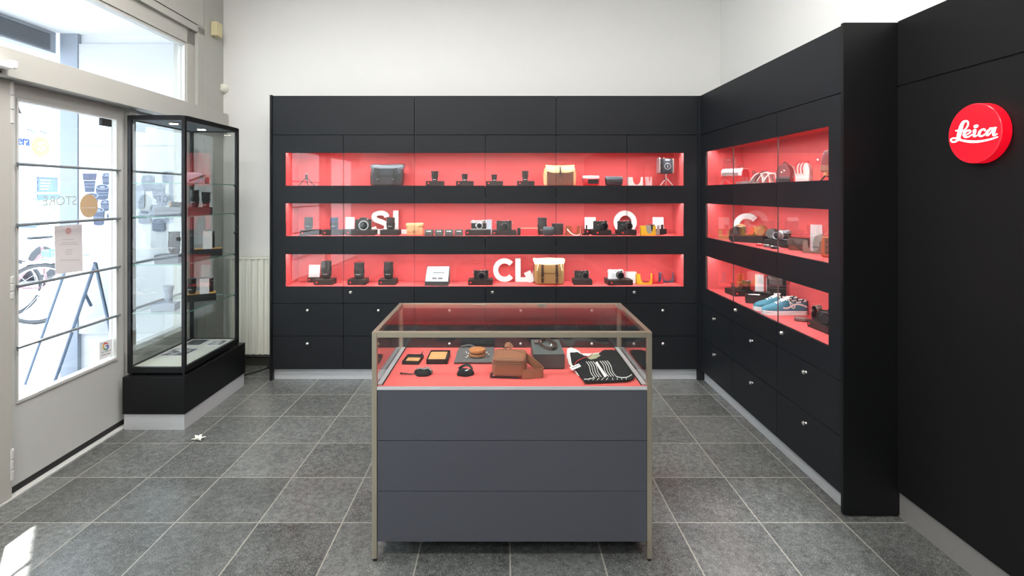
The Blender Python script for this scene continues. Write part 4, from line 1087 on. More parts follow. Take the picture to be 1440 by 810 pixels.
m = MB(); m.lathe([(0, 0.003), (0.005, 0.002), (0.006, 0), (0, 0)], K.chrome, 14, M=T(0, -d/2-0.0145, h*0.28) @ R(PI/2, 'X')); m.obj('stud', st)
for s in (-1, 1):
    m = MB(); m.ribbon(catmull([(s*w*0.42, 0.02, h*0.9), (s*w*0.49, 0, h*0.6), (s*w*0.485, -0.01, h*0.3), (s*w*0.47, -0.02, 0.02)], 5), (0, 1, 0), 0.03, 0.005, K.tan_light); m.obj('side_gusset', t)
pouch('small red roll-top pouch with dark patch in the top niche', (bx(830), 4.50, Z1), 0.138, 0.086, 0.062, K.redl, K.pink, patch=K.cam_vulc, group='roll-top pouches in the top niche')
pouch('small black roll-top pouch with grey top in the top niche', (bx(862), 4.50, Z1), 0.145, 0.08, 0.062, K.navy, K.grey_canvas, group='roll-top pouches in the top niche')
half_case('white leather half case, larger pale one below the top niche light', (bx(893, 4.52), 4.52, Z1), 0.128, 0.074, 0.04, K.whitel, cut=0.27, low=0.10, group='pale half cases in the top niche')
half_case('narrow pale pink leather half case next to the white one in the top niche', (bx(912, 4.52), 4.52, Z1), 0.05, 0.076, 0.038, K.pink, cut=0.12, low=0.4, group='pale half cases in the top niche')
# boxy camera on silver tripod
cx, cy = bx(935, 4.54), 4.54
t = thing('mini_tripod', 'silver tabletop tripod carrying the boxy camera in the top niche', 'tripod', (cx+0.012, cy, Z1))
m = MB(); m.cyl(0.009, 0.052, 0.072, K.chrome, c=0.002); m.ball(0.011, K.chrome, M=T(0, 0, 0.085)); m.cyl(0.008, 0.09, 0.104, K.chrome, c=0.002); m.obj('ball_head', t)
m = MB(); m.tube([(-0.006, -0.006, 0.058), (-0.022, -0.01, 0.058)], 0.005, K.cam_black); m.obj('clamp_screw', t)
for a in (PI*1.08, PI*1.9, PI*0.45):
    m = MB(); m.tube([(0.005*math.cos(a), 0.005*math.sin(a), 0.062), (0.055*math.cos(a), 0.04*math.sin(a), 0.004)], 0.0045, K.cam_white, seg=8); m.obj('leg', t)
t = thing('boxy_camera', 'boxy black and silver camera with ring emblem standing on silver tripod', 'camera', (cx+0.004, cy, Z1+0.1045))
m = MB(); m.box(-0.05, 0.038, -0.05, 0.05, 0, 0.13, K.cam_black, b=0.006); m.obj('body', t)
m = MB(); m.box(-0.036, 0.038, -0.056, -0.05, 0.004, 0.126, mat('dark_slate_plate', S(46, 54, 64), 0.45), b=0.002); fp_ = m.obj('front_plate', t)
m = MB(); m.tube([(0.002+0.026*math.cos(2*PI*k/28), -0.057, 0.062+0.026*math.sin(2*PI*k/28)) for k in range(28)], 0.0018, K.cam_silver, seg=6, closed=True); m.box(0.0, 0.004, -0.0585, -0.0565, 0.05, 0.076, K.cam_silver); m.obj('emblem', fp_)
m = MB(); m.box(-0.016, 0.018, -0.0585, -0.0555, 0.112, 0.120, K.print, b=0.001); m.obj('name_plate', fp_)
m = MB(); m.box(-0.068, -0.058, -0.05, 0.04, 0.006, 0.136, K.cam_silver, b=0.002); m.box(-0.058, -0.05, -0.03, 0.02, 0.04, 0.06, K.cam_silver); m.box(-0.058, -0.05, -0.03, 0.02, 0.09, 0.11, K.cam_silver); m.obj('side_plate', t, label='bright metal side plate')
m = MB(); m.box(0.05, 0.062, -0.04, 0.04, 0.006, 0.128, K.greyl, b=0.002); m.box(0.038, 0.05, -0.02, 0.02, 0.03, 0.11, K.cam_silver); m.obj('grip', t)
m = MB(); m.tube(catmull([(-0.01, 0, 0.13), (-0.005, 0, 0.140), (0.012, 0, 0.140), (0.018, 0, 0.13)], 4), 0.003, K.chrome, seg=6); m.obj('handle', t)

# ---- middle niche
G2 = 'product boxes along the middle niche'
def on2(px, lab, wpx, h=0.046, Y=YB, d=0.12, dotx=0.16, dot=True): return product_box(lab, (bx(px, Y), Y, Z2), bw(wpx, Y), d, h, group=G2, dotx=dotx, dot=dot)
on2(437, 'black box under the first lens at the left end of middle niche', 24)
lens_item('plain black lens on the leftmost box of the middle niche', (bx(434), YB, Z2+0.046), 0.035, 0.108, 2, group='lenses in the middle niche')
t = thing('wrist_strap', 'thin black wrist strap with metal ends lying before the leftmost box of middle niche', 'strap', (bx(424, 4.455), 4.448, Z2))
m = MB(); m.tube(catmull([(-0.025, 0, 0.004), (-0.005, -0.012, 0.004), (0.03, -0.008, 0.004), (0.055, 0.0, 0.004)], 6), 0.003, K.cam_black, seg=8); m.obj('cord', t)
m = MB(); m.tube(catmull([(-0.052, 0.012, 0.004), (-0.05, 0.012, 0.04), (-0.03, 0.012, 0.055), (-0.015, 0.012, 0.05)], 6), 0.004, K.redl, seg=8); m.obj('loop', t, label='red loop')
m = MB(); m.tube([(0.055, 0, 0.004), (0.068, 0.002, 0.0045)], 0.004, K.chrome, seg=8); m.obj('clasp', t)
on2(469, 'black box under the second lens of the middle niche', 27)
lens_item('black lens coloured blue for a glass reflection, on second box from left of middle niche', (bx(470), YB, Z2+0.046), 0.034, 0.106, 2, group='lenses in the middle niche', m0=mat('reflection_tinted_lens', S(40, 58, 88), 0.3))
product_box('small black box behind, carrying the white card near the letter S', (bx(493, 4.645), 4.645, Z2), bw(15, 4.645), 0.07, 0.046, group=G2)
card('white card on small box behind the camera near the letter S', (bx(492, 4.635), 4.63, Z2+0.046), bw(12.5, 4.635), 0.105)
on2(508.5, 'wide black box under the camera left of the letter S', 40, d=0.13, dotx=0.10)
camera('black camera with viewfinder hump and large pale-ringed lens, left of the letter S', (bx(511), YB, Z2+0.046), 0.142, 0.088, 0.045, hump=True, lx=0.12, lr=0.04, ll=0.04, white_ring=True, group='cameras in the middle niche')
YL = 4.662; LH = 0.2075
letter('S', 'white block letter S in the middle niche', (XA(534.5, YL), YL, Z2), LH)
letter('L', 'white block letter L beside the S in the middle niche', (XA(562.5, YL), YL, Z2), LH)
on2(549.5, 'black box under the lens before the letters S and L', 26, dot=False)
lens_item('black lens standing in front of the letters S and L', (bx(549.5), YB, Z2+0.046), 0.036, 0.105, 2, group='lenses in the middle niche')
# tan case
t = thing('leather_camera_case', 'light tan leather camera case with lid beside letter L in the middle niche', 'camera case', (bx(583.5, 4.52), 4.52, Z2))
w, h, d = 0.135, 0.105, 0.07
m = MB(); m.soft(w, d, h*0.68, K.tan_light, r=0.014, rz=0.008); m.obj('body', t)
m = MB(); m.soft(w*1.10, d*1.06, h*0.30, K.tan_light, r=0.016, rz=0.010, M=T(0, -0.001, h*0.69)); m.box(-w*0.42, w*0.28, -d/2-0.008, -d/2-0.004, h*0.30, h*0.80, K.tan_light, b=0.002); m.obj('lid', t)
m = MB(); m.box(-0.008, 0.008, -d/2-0.011, -d/2-0.007, h*0.22, h*0.45, K.tan, b=0.001); m.obj('tab', t)
for s in (-1, 1):
    m = MB(); m.tube([(s*w*0.53, -0.006, h*0.78), (s*w*0.53, 0.006, h*0.72), (s*w*0.53, 0, h*0.62)], 0.003, K.brown, seg=6); m.obj('strap_loop', t)
for px, lab in ((603.3, 'first dark timer-like block with lit digits, beside the tan camera case'), (617.7, 'second dark block with lit digits in the row of four'), (631.5, 'third dark block with lit digits in the row of four'), (645.4, 'fourth dark block with lit digits, next to the silver camera')):
    t = thing('counter_block', lab, 'display block', (bx(px, 4.47), 4.47, Z2), 0, 'four dark blocks in the middle niche')
    w = bw(11.4, 4.47)
    m = MB(); m.loft([[(x, y, z) for y, z in ((-0.026, 0), (-0.026, 0.024), (-0.012, 0.052), (0.022, 0.052), (0.022, 0))] for x in (-w/2, w/2)], K.charcoal); m.obj('body', t)
    m = MB(); m.loft([[(x, y, z) for y, z in ((-0.0262, 0.0255), (-0.0128, 0.0522), (-0.0134, 0.0524), (-0.0268, 0.0257))] for x in (-w*0.44, w*0.44)], K.lens); sc_ = m.obj('screen', t)
    m = MB()
    for k, (a, b) in enumerate(((-0.26, -0.14), (-0.06, 0.04), (0.08, 0.26))):
        m.loft([[(x*w, y, z) for y, z in ((-0.0222, 0.0352), (-0.0190, 0.0415), (-0.0197, 0.0418), (-0.0229, 0.0355))] for x in (a, b)], K.print)
    m.obj('digits', sc_)
on2(672.5, 'black box under the silver-topped camera of the middle niche', 35, d=0.13, dotx=0.09)
camera('silver-topped black rangefinder camera in the middle niche', (bx(673.3), YB, Z2+0.046), 0.134, 0.080, 0.036, body=K.cam_silver, top=K.cam_silver, lx=0.05, lr=0.026, ll=0.04, white_ring=True, pale_lens=True, group='cameras in the middle niche')
t = thing('booklet', 'grey booklet standing behind the silver-topped camera', 'booklet', (bx(687.5, 4.63), 4.62, Z2))
m = MB(); m.box(-0.024, 0.024, -0.0, 0.006, 0, 0.128, K.greyl, b=0.001, M=R(-0.12, 'X')); m.obj('pages', t)
m = MB(); m.box(-0.025, 0.025, -0.0022, -0.0002, 0, 0.130, K.screen, b=0.0005, M=R(-0.12, 'X')); m.obj('cover', t)
m = MB(); m.loft([[(x, y, z) for y, z in ((0.010, 0.06), (0.012, 0.06), (0.04, 0), (0.038, 0))] for x in (-0.012, 0.012)], K.greyl); m.obj('strut', t)
on2(709, 'black box under the all-black rangefinder, right of the silver-topped camera', 34, h=0.043, d=0.13, dotx=0.10)
camera('all-black rangefinder camera, right of the silver-topped one', (bx(709), YB, Z2+0.043), 0.134, 0.080, 0.036, lx=0.05, lr=0.027, ll=0.045, group='cameras in the middle niche')
# red translucent half case with black end
t = thing('red_case', 'red camera case with thin brown rim and black end in the middle niche', 'camera case', (bx(742, 4.5), 4.5, Z2))
m = MB(); m.box(-0.062, 0.085, -0.018, 0.018, 0, 0.060, K.acrylic, b=0.003); m.obj('body', t)
m = MB(); m.tube([(-0.06, -0.018, 0.0655), (0.085, -0.018, 0.0655)], 0.002, K.tan, seg=6); m.tube([(-0.06, 0.018, 0.0655), (0.085, 0.018, 0.0655)], 0.002, K.tan, seg=6); m.tube([(0.085, -0.018, 0.0655), (0.085, -0.018, 0.04)], 0.002, K.tan, seg=6); m.box(-0.06, 0.085, -0.018, 0.018, 0.058, 0.0645, K.pink, b=0.001); m.obj('rim', t)
m = MB(); m.soft(0.030, 0.036, 0.066, K.cam_black, r=0.010, M=T(-0.075, -0.004, 0)); m.obj('end_cap', t)
lens_item('tall black lens tube behind the little grey-topped pouch in the middle niche', (bx(762.5, 4.56), 4.56, Z2), 0.041, 0.150, 2, group='lenses in the middle niche')
pouch('little black pouch with grey top before the tall lens tube', (bx(771.5, 4.475), 4.475, Z2), 0.088, 0.074, 0.05, K.navy, K.grey_canvas)
t = thing('lens_case', 'ribbed round black case beside the little grey-topped pouch', 'lens case', (bx(784, 4.575), 4.575, Z2))
m = MB(); m.lathe([(0, 0), (0.047, 0), (0.050, 0.004), (0.050, 0.018), (0.047, 0.021), (0.050, 0.024), (0.050, 0.042), (0.047, 0.045), (0.050, 0.048), (0.050, 0.064), (0.047, 0.067), (0.050, 0.070), (0.050, 0.088), (0, 0.088)], K.lens, 36); m.obj('body', t)
m = MB(); m.lathe([(0, 0.0882), (0.051, 0.0882), (0.052, 0.091), (0.050, 0.098), (0, 0.10)], K.lens, 36); m.obj('lid', t)
half_case('brown and black leather half case with looped strap in the middle niche', (bx(805.5, 4.51), 4.51, Z2), 0.118, 0.082, 0.05, K.orange_lthr, mt2=K.cam_black, strap=K.whitel, cut=0.2, low=0.2, group='half cases in the middle niche')
t = thing('leather_strap', 'short upright orange-brown leather strap beside the brown half case', 'strap', (bx(817.2, 4.5), 4.5, Z2))
m = MB(); m.ribbon(catmull([(-0.02, 0, 0.004), (-0.004, 0, 0.006), (0.004, 0, 0.03), (0.004, 0.002, 0.082)], 6), (0, 1, 0), 0.022, 0.006, K.orange_lthr); m.obj('band', t)
m = MB(); m.lathe([(0, 0.002), (0.004, 0.002), (0.004, 0), (0, 0)], K.brass, 14, M=T(0.004, -0.012, 0.066) @ R(PI/2, 'X')); m.obj('stud', t)
t = thing('leather_strap', 'curved black leather strap standing before the white card at centre right of middle niche', 'strap', (bx(824, 4.5), 4.5, Z2))
m = MB(); m.ribbon(catmull([(-0.03, 0, 0.012), (-0.012, 0, 0.014), (0.0, 0, 0.034), (0.006, 0, 0.088)], 6), (0, 1, 0), 0.026, 0.010, K.cam_vulc); m.obj('band', t)
m = MB(); m.box(-0.034, 0.026, -0.012, 0.012, 0, 0.012, K.cam_vulc, b=0.003); m.obj('foot', t)
product_box('small black box with white card behind the curved black strap', (bx(830, 4.645), 4.645, Z2), bw(16, 4.645), 0.07, 0.046, group=G2, dotx=0.2)
card('white card beside the compact camera with pale-lit lens', (bx(830, 4.635), 4.63, Z2+0.046), bw(15.5, 4.635), 0.104)
for px, lb, lc, bxp in ((844, 'black box under compact camera between the white card and letter Q', 'compact black camera between the white card and letter Q', 845), (878, 'black box in front of the letter Q', 'compact black camera in front of the letter Q', 880)):
    on2(bxp, lb, 26, h=0.046, dotx=0.26)
    camera(lc, (bx(px), YB, Z2+0.046), 0.122, 0.074, 0.03, lx=0.22, lr=0.029, ll=0.055, white_ring=False, group='cameras in the middle niche')
t = thing('flat_case', 'thin flat black case lying before the letter Q', 'case', (bx(863.5, 4.47), 4.475, Z2))
m = MB(); m.soft(0.06, 0.055, 0.012, K.cam_black, r=0.008); m.obj('body', t)
m = MB(); m.box(-0.02, 0.02, -0.02, 0.02, 0.0122, 0.014, K.charcoal, b=0.0008); m.obj('label_plate', t)
letter('Q', 'white block letter Q behind a compact camera in the middle niche', (XA(879, YL), YL, Z2), LH)
half_case('yellow leather half case in the middle niche', (bx(911, 4.485), 4.485, Z2), 0.131, 0.084, 0.03, K.yellow, cut=0.23, low=0.16, group='half cases in the middle niche')
half_case('pale grey leather half case behind the yellow one of the middle niche', (bx(917.5, 4.53), 4.53, Z2), 0.118, 0.086, 0.03, K.greyl, cut=0.23, low=0.16, group='half cases in the middle niche')
half_case('black leather half case behind the yellow and grey ones of the middle niche', (bx(923, 4.575), 4.575, Z2), 0.115, 0.088, 0.03, K.cam_vulc, cut=0.23, low=0.16, group='half cases in the middle niche')
product_box('small black box carrying the card at the right end of middle niche', (bx(928, 4.652), 4.652, Z2), bw(16, 4.65), 0.07, 0.046, group=G2)
card('white card standing at the right end of the middle niche', (bx(926, 4.64), 4.642, Z2+0.046), bw(15.5, 4.64), 0.104)

# ---- lowest niche
G3 = 'product boxes along the lowest niche'
def on3(px, lab, wpx, h=0.046, Y=YB, d=0.12, dotx=0.16, dot=True): return product_box(lab, (bx(px, Y), Y, Z3), bw(wpx, Y), d, h, mt=K.box_warm, group=G3, dotx=dotx, dot=dot)
product_box('small black box carrying the white card at the left end of lowest niche', (bx(442, 4.65), 4.652, Z3), bw(16, 4.65), 0.07, 0.044, mt=K.box_warm, group=G3)
card('white card at the left end of lowest niche', (bx(442, 4.64), 4.635, Z3+0.044), bw(15.5, 4.64), 0.108)
on3(457.5, 'black box under the big hooded lens of lowest niche', 26)
lens_item('biggest hooded black lens, leftmost of the lowest niche', (bx(459), YB, Z3+0.046), 0.044, 0.152, 0, group='lenses in the lowest niche')
on3(504, 'black box under the middle one of three lenses of lowest niche', 25)
lens_item('black lens in the middle of the three lenses in lowest niche', (bx(505.3), YB, Z3+0.046), 0.043, 0.140, 2, group='lenses in the lowest niche')
on3(546, 'black box under the lens next to the tilted panel of lowest niche', 24)
lens_item('tall black lens next to the tilted panel in lowest niche', (bx(546.5), YB, Z3+0.046), 0.040, 0.146, 2, group='lenses in the lowest niche')
t = thing('tilted_display_panel', 'tilted pale blue display panel in black stand in the lowest niche', 'display panel', (bx(614.5, 4.47), 4.47, Z3))
m = MB(); m.loft([[(x, y, z) for y, z in ((-0.028, 0.0), (-0.028, 0.034), (0.10, 0.148), (0.112, 0.148), (0.112, 0))] for x in (-0.100, 0.100)], K.charcoal); m.obj('stand', t)
tl = math.atan2(0.114, 0.128); MM = T(0, -0.028, 0.0345) @ R(tl, 'X'); LL = 0.1714
m = MB(); m.box(-0.094, 0.094, 0.004, LL-0.006, 0.0, 0.004, K.screen, b=0.001, M=MM); sc_ = m.obj('panel', t)
m = MB()
for a, b, c, d_, mt in ((-0.05, 0.075, 0.118, 0.142, K.cream_canvas), (-0.05, 0.01, 0.138, 0.146, K.text_dark), (-0.04, 0.06, 0.092, 0.102, K.text_dark), (-0.045, 0.02, 0.072, 0.088, mat('teal_print', S(120, 180, 175), 0.6)), (0.025, 0.062, 0.07, 0.09, K.white_card), (-0.042, 0.0, 0.024, 0.044, K.text_dark), (0.008, 0.05, 0.024, 0.044, K.text_dark)):
    m.box(a, b, c, d_, 0.0042, 0.0050, mt, M=MM)
m.obj('printed_fields', sc_)
on3(676, 'black box under the black camera beside the letter C', 34, d=0.13, dotx=0.10)
camera('black camera with wide lens beside the letter C in lowest niche', (bx(676.5), YB, Z3+0.046), 0.130, 0.072, 0.034, lx=0.05, lr=0.028, ll=0.05, group='cameras in the lowest niche')
YL3 = 4.655
letter('C', 'white block letter C in the lowest niche of the back wall', (XA(709.5, YL3), YL3, Z3), 0.208)
letter('L', 'white block letter L between the C and the khaki bag', (XA(734, YL3), YL3, Z3), 0.208)
t = thing('paper_tags', 'pale paper tag fan leaning behind the khaki bag', 'tag', (bx(748, 4.62), 4.615, Z3))
m = MB(); m.box(-0.03, 0.03, 0, 0.002, 0, 0.10, K.white_card, M=T(0.0, 0, 0.004) @ R(-0.45, 'Y') @ R(-0.1, 'X')); m.obj('tag_sheet', t)
m = MB(); m.box(-0.03, 0.03, 0, 0.002, 0, 0.10, mat('pink_paper', S(236, 214, 216), 0.8), M=T(0.012, 0.005, 0.012) @ R(0.35, 'Y') @ R(-0.1, 'X')); m.obj('tag_sheet', t)
satchel('khaki canvas messenger bag with cream open flap and brown straps in lowest niche', (bx(772, 4.535), 4.545, Z3), 0.245, 0.222, 0.12, K.canvas, K.cream_canvas, K.cream_canvas, K.brown_dark, K.brass)
on3(818.5, 'black box under the compact camera right of the khaki bag', 26, dotx=0.12, dot=False)
camera('compact black camera right of the khaki bag', (bx(818), YB, Z3+0.046), 0.126, 0.068, 0.03, lx=0.22, lr=0.026, ll=0.03, white_ring=False, group='cameras in the lowest niche')
product_box('wide black box under the silver camera of lowest niche', (bx(869.5), YB, Z3), bw(34.5), 0.15, 0.046, rz=0.06, mt=K.box_warm, group=G3, dotx=0.13)
camera('pale silver camera with round black lens in the lowest niche', (bx(865.5), YB, Z3+0.046), 0.134, 0.078, 0.036, body=K.cam_white, top=K.cam_white, skin=K.cam_white, lx=0.24, lr=0.029, ll=0.05, group='cameras in the lowest niche')
product_box('plain white box behind the silver camera', (bx(886.5, 4.63), 4.62, Z3), bw(15, 4.62), 0.06, 0.093, mt=K.white_card, dot=False, group=None)
half_case('yellow leather half case at the right end of the lowest niche', (bx(905.5, 4.52), 4.52, Z3), 0.135, 0.092, 0.04, K.yellow, cut=0.35, low=0.10, group='half cases in the lowest niche')
half_case('red leather half case beside the yellow one in lowest niche', (bx(923.5, 4.56), 4.56, Z3), 0.10, 0.088, 0.04, K.redl, mt2=K.redl, cut=0.34, low=0.12, group='half cases in the lowest niche')
half_case('blue-grey leather half case at the far right of lowest niche', (bx(936, 4.64), 4.625, Z3), 0.125, 0.088, 0.035, mat('blue_grey_leather', S(92, 98, 122), 0.5), mt2=K.cam_vulc, cut=0.34, low=0.12, group='half cases in the lowest niche')
# ================================================================== goods in the right-hand niches
A45 = math.radians(-47)
XR = 1.78
def ry(px, X=XR): return X*F/(px-VX)
# ---- top niche
px = 1035; t = thing('camera_bag', 'red leather camera bag with grey stripe and pale rim in right-hand top niche', 'bag', (1.80, ry(px, 1.80), Z1), math.radians(-58))
m = MB()
PMx = Matrix(((0, 0, 1, 0), (1, 0, 0, 0), (0, 1, 0, 0), (0, 0, 0, 1)))
prof = [(-0.045, 0), (0.045, 0), (0.05, 0.05), (0.04, 0.10), (0.02, 0.118), (-0.035, 0.116), (-0.056, 0.095), (-0.052, 0.04)]
m.prism(prof, K.redl, -0.085, 0.085, M=PMx, b=0.006); m.obj('body', t)
m = MB(); m.prism([(-0.064, 0.068), (-0.058, 0.068), (-0.052, 0.098), (-0.04, 0.117), (0.03, 0.121), (0.03, 0.126), (-0.045, 0.124), (-0.062, 0.100)], K.pink, -0.088, 0.088, M=PMx, b=0.002); m.obj('flap', t)
m = MB(); m.box(-0.075, 0.06, -0.0665, -0.0625, 0.070, 0.092, K.greyl, b=0.001); m.obj('stripe', t, label='grey stripe')
m = MB(); m.tube(catmull([(0.02, 0.0, 0.122), (0.03, 0.0, 0.142), (0.05, 0.0, 0.146), (0.065, 0.0, 0.122)], 6), 0.004, K.brown, seg=8); m.obj('handle', t)
t = thing('leather_pouch', 'small red pouch with brown strap behind the red camera bag', 'pouch', (1.872, ry(1063, 1.872), Z1), math.radians(-50))
m = MB(); m.soft(0.09, 0.05, 0.085, K.redl, r=0.018, taper=0.8); m.obj('body', t)
m = MB(); m.tube(catmull([(-0.02, -0.012, 0.08), (-0.005, -0.03, 0.098), (0.02, -0.034, 0.07), (0.042, -0.028, 0.02)], 6), 0.005, K.brown, seg=8); m.obj('strap', t)
t = thing('display_tray', 'flat grey tray in front of the small red pouch of right-hand top niche', 'tray', (1.715, ry(1050, 1.715), Z1), math.radians(-90))
m = MB(); m.box(-0.12, 0.12, -0.025, 0.025, 0, 0.006, K.greyl, b=0.002); m.obj('plate', t)
m = MB(); m.box(-0.12, 0.12, -0.025, -0.021, 0.006, 0.018, K.greyl, b=0.001); m.box(-0.12, 0.12, 0.021, 0.025, 0.006, 0.018, K.greyl, b=0.001); m.obj('rim', t)
t = thing('rolled_strap', 'rolled white leather strap with dark grey band in right-hand top niche', 'strap', (1.79, ry(1077, 1.79), Z1), math.radians(-55))
for k, (x0, hh) in enumerate(((-0.055, 0.072), (-0.01, 0.076), (0.035, 0.070))):
    m = MB(); m.ribbon(catmull([(x0-0.045, 0, 0.004), (x0-0.028, 0, 0.034), (x0+0.004, 0, hh-0.006), (x0+0.036, 0, hh-0.004), (x0+0.045, 0, hh*0.55), (x0+0.050, 0, 0.006)], 6), (0, 1, 0), 0.06-0.006*k, 0.007, K.whitel); m.obj('coil', t)
m = MB(); m.ribbon(catmull([(-0.066, 0, 0.012), (-0.046, 0, 0.046), (-0.016, 0, 0.080), (0.0, 0, 0.084)], 6), (0, 1, 0), 0.066, 0.004, K.slate); m.obj('band', t, label='dark grey band')
t = thing('backpack_pouch', 'small wine-brown backpack-shaped pouch with ring emblem in right-hand top niche', 'pouch', (1.79, ry(1104, 1.79), Z1), math.radians(-50))
def arch_prof(w, h, n=12): return [(-w/2, 0), (w/2, 0), (w/2, h*0.55)]+[(w/2*math.cos(PI*k/n), h*0.55+h*0.45*math.sin(PI*k/n)) for k in range(1, n)]+[(-w/2, h*0.55)]
FM = Matrix(((1, 0, 0, 0), (0, 0, 1, 0), (0, 1, 0, 0), (0, 0, 0, 1)))
wine = mat('wine_leather', S(112, 62, 66), 0.35, var=0.1)
m = MB(); m.prism(arch_prof(0.086, 0.12), wine, -0.032, 0.032, M=FM, b=0.008); m.obj('body', t)
m = MB(); m.prism([(-0.042, 0), (0.042, 0), (0.042, 0.028), (-0.042, 0.028)], K.cam_vulc, -0.036, -0.028, M=FM, b=0.002); m.obj('base_patch', t, label='black base patch')
m = MB(); m.tube([(0.012*math.cos(2*PI*k/20), -0.034, 0.072+0.009*math.sin(2*PI*k/20)) for k in range(20)], 0.0022, K.chrome, seg=6, closed=True); m.obj('emblem', t)
m = MB(); m.tube(catmull([(-0.016, 0, 0.118), (0, 0, 0.13), (0.016, 0, 0.118)], 6), 0.004, K.cam_black, seg=8); m.obj('handle', t)
m = MB(); m.ribbon(catmull([(0.02, 0.03, 0.112), (0.05, 0.02, 0.09), (0.052, 0.01, 0.05), (0.044, 0, 0.03)], 6), (0, 1, 0), 0.016, 0.004, K.greyl); m.obj('strap', t)
t = thing('upright_pouch', 'white upright leather pouch with red straps in right-hand top niche', 'pouch', (1.79, ry(1130.5, 1.79), Z1), math.radians(-50))
m = MB(); m.prism(arch_prof(0.080, 0.118), K.whitel, -0.028, 0.028, M=FM, b=0.008); m.obj('body', t)
for k in range(3):
    m = MB(); x = -0.026+k*0.017; m.ribbon(catmull([(x-0.004, -0.031, 0.05), (x-0.004, -0.036, 0.085), (x+0.004, -0.03, 0.112), (x+0.014, -0.016, 0.120), (x+0.02, 0.0, 0.118)], 6), (1, 0.2, 0), 0.006, 0.003, K.redl); m.obj('strap', t, label='red strap')
t = thing('tripod_bag', 'dark folded tripod bundle at the near end of right-hand top niche', 'tripod', (1.815, ry(1161, 1.815), Z1), math.radians(-50))
m = MB(); m.loft([[(s*math.cos(2*PI*k/14)*0.03+x, s*math.sin(2*PI*k/14)*0.024, z) for k in range(14)] for x, z, s in ((0, 0.052, 0.6), (0.002, 0.06, 1.0), (0.006, 0.12, 1.0), (0.010, 0.165, 0.7), (0.012, 0.175, 0.35))], wine); m.obj('sleeve', t)
m = MB(); m.cyl(0.011, 0.03, 0.055, K.tan_light, c=0.002); m.obj('collar', t)
for a in (2.4, 4.6, 0.2):
    m = MB(); m.tube([(0, 0, 0.035), (0.05*math.cos(a), 0.05*math.sin(a), 0.004)], 0.005, K.cam_black, seg=8); m.obj('leg', t)
m = MB(); m.lathe([(0, 0), (0.008, 0), (0.008, 0.008), (0, 0.008)], K.chrome, 14, M=T(-0.028, -0.015, 0.12) @ R(-PI/2, 'Y')); m.obj('knob', t)

# ---- middle niche
def p2(px, py, z=None): return on_level(px, py, Z2 if z is None else z)
x, y = p2(1019, 336); half_case('golden brown leather half case at the far end of right-hand middle niche', (x, y, Z2), 0.085, 0.072, 0.04, K.tan, rz=A45*0.8, group='half cases in right-hand niches')
x, y = p2(1029, 337); product_box('small black box at the far end of right-hand middle niche', (x+0.012, y, Z2), 0.06, 0.05, 0.04, rz=A45*0.6, dot=False)
t = thing('film_can', 'dark green tin on the small black box of right-hand middle niche', 'tin', (x+0.012, y, Z2+0.04))
m = MB(); m.cyl(0.018, 0, 0.03, mat('dark_green_tin', S(54, 84, 60), 0.4), c=0.002); m.obj('body', t)
m = MB(); m.cyl(0.0188, 0.03, 0.037, K.brass, c=0.002); m.obj('lid', t)
LP = (XA(1049, 4.12), 4.12); letter('C', 'white block letter C in right-hand middle niche', (1.905, 4.08, Z2), 0.205, rz=math.radians(-38))
def at(cx, cy, u, v, a): return cx+u*math.cos(a)-v*math.sin(a), cy+u*math.sin(a)+v*math.cos(a)
P1 = (1.825, 3.868)
product_box('long black box under the black camera and leather rolls of right-hand middle niche', (*P1, Z2), 0.235, 0.13, 0.05, rz=A45, dot=False, group=None)
camera('small black camera with brassy lens on long box of right-hand middle niche', (*at(*P1, -0.055, -0.043, A45), Z2+0.05), 0.10, 0.062, 0.03, rz=A45-0.35, lx=-0.25, lr=0.024, ll=0.035, white_ring=False, skin=K.cam_vulc, body=K.cam_black, group=None)
def roll(label, p, z, r, L_, mt, face, group='round leather cases lying in right-hand middle niche'):
    t = thing('round_leather_case', label, 'lens case', (p[0], p[1], z+r), A45+PI/2, group)
    m = MB(); m.lathe([(0, -L_/2), (r*0.94, -L_/2), (r, -L_/2+0.004), (r, L_/2-0.004), (r*0.94, L_/2), (0, L_/2)], mt, 32, M=R(PI/2, 'Y')); m.obj('body', t)
    m = MB(); m.lathe([(0, -L_/2-0.004), (r*0.90, -L_/2-0.004), (r*0.97, -L_/2-0.001), (r*0.97, -L_/2+0.0004), (0, -L_/2+0.0004)], face, 32, M=R(PI/2, 'Y')); m.obj('lid', t)
    m = MB(); m.ribbon([(0.0, r*1.01*math.cos(a), r*1.01*math.sin(a)) for a in [0.2+PI*0.7*k/14 for k in range(15)]], (1, 0, 0), 0.012, 0.002, face); m.obj('strap', t)
roll('light tan round leather case behind the small black camera', at(*P1, -0.079, 0.028, A45), Z2+0.05, 0.0385, 0.06, K.tan_light, K.tan)
roll('red round leather case between two tan ones', at(*P1, -0.001, 0.030, A45), Z2+0.05, 0.0375, 0.055, K.pink, K.redl)
roll('tan round leather case at the near end of the long box', at(*P1, 0.077, 0.018, A45), Z2+0.05, 0.0385, 0.065, K.tan_light, K.tan)
P2 = (1.862, 3.525)
product_box('black box under the silver camera of right-hand middle niche', (*P2, Z2), 0.16, 0.12, 0.05, rz=A45, dot=False, group=None)
roll('black round leather case beside the silver camera', at(*P2, -0.050, 0.020, A45), Z2+0.05, 0.034, 0.06, K.cam_vulc, K.slate)
camera('small silver camera on black box of right-hand middle niche', (*at(*P2, 0.042, -0.022, A45), Z2+0.05), 0.085, 0.062, 0.03, rz=A45-0.3, body=K.cam_silver, top=K.cam_silver, skin=K.cam_vulc, lx=-0.28, lr=0.024, ll=0.04, white_ring=True, pale_lens=True, group=None)
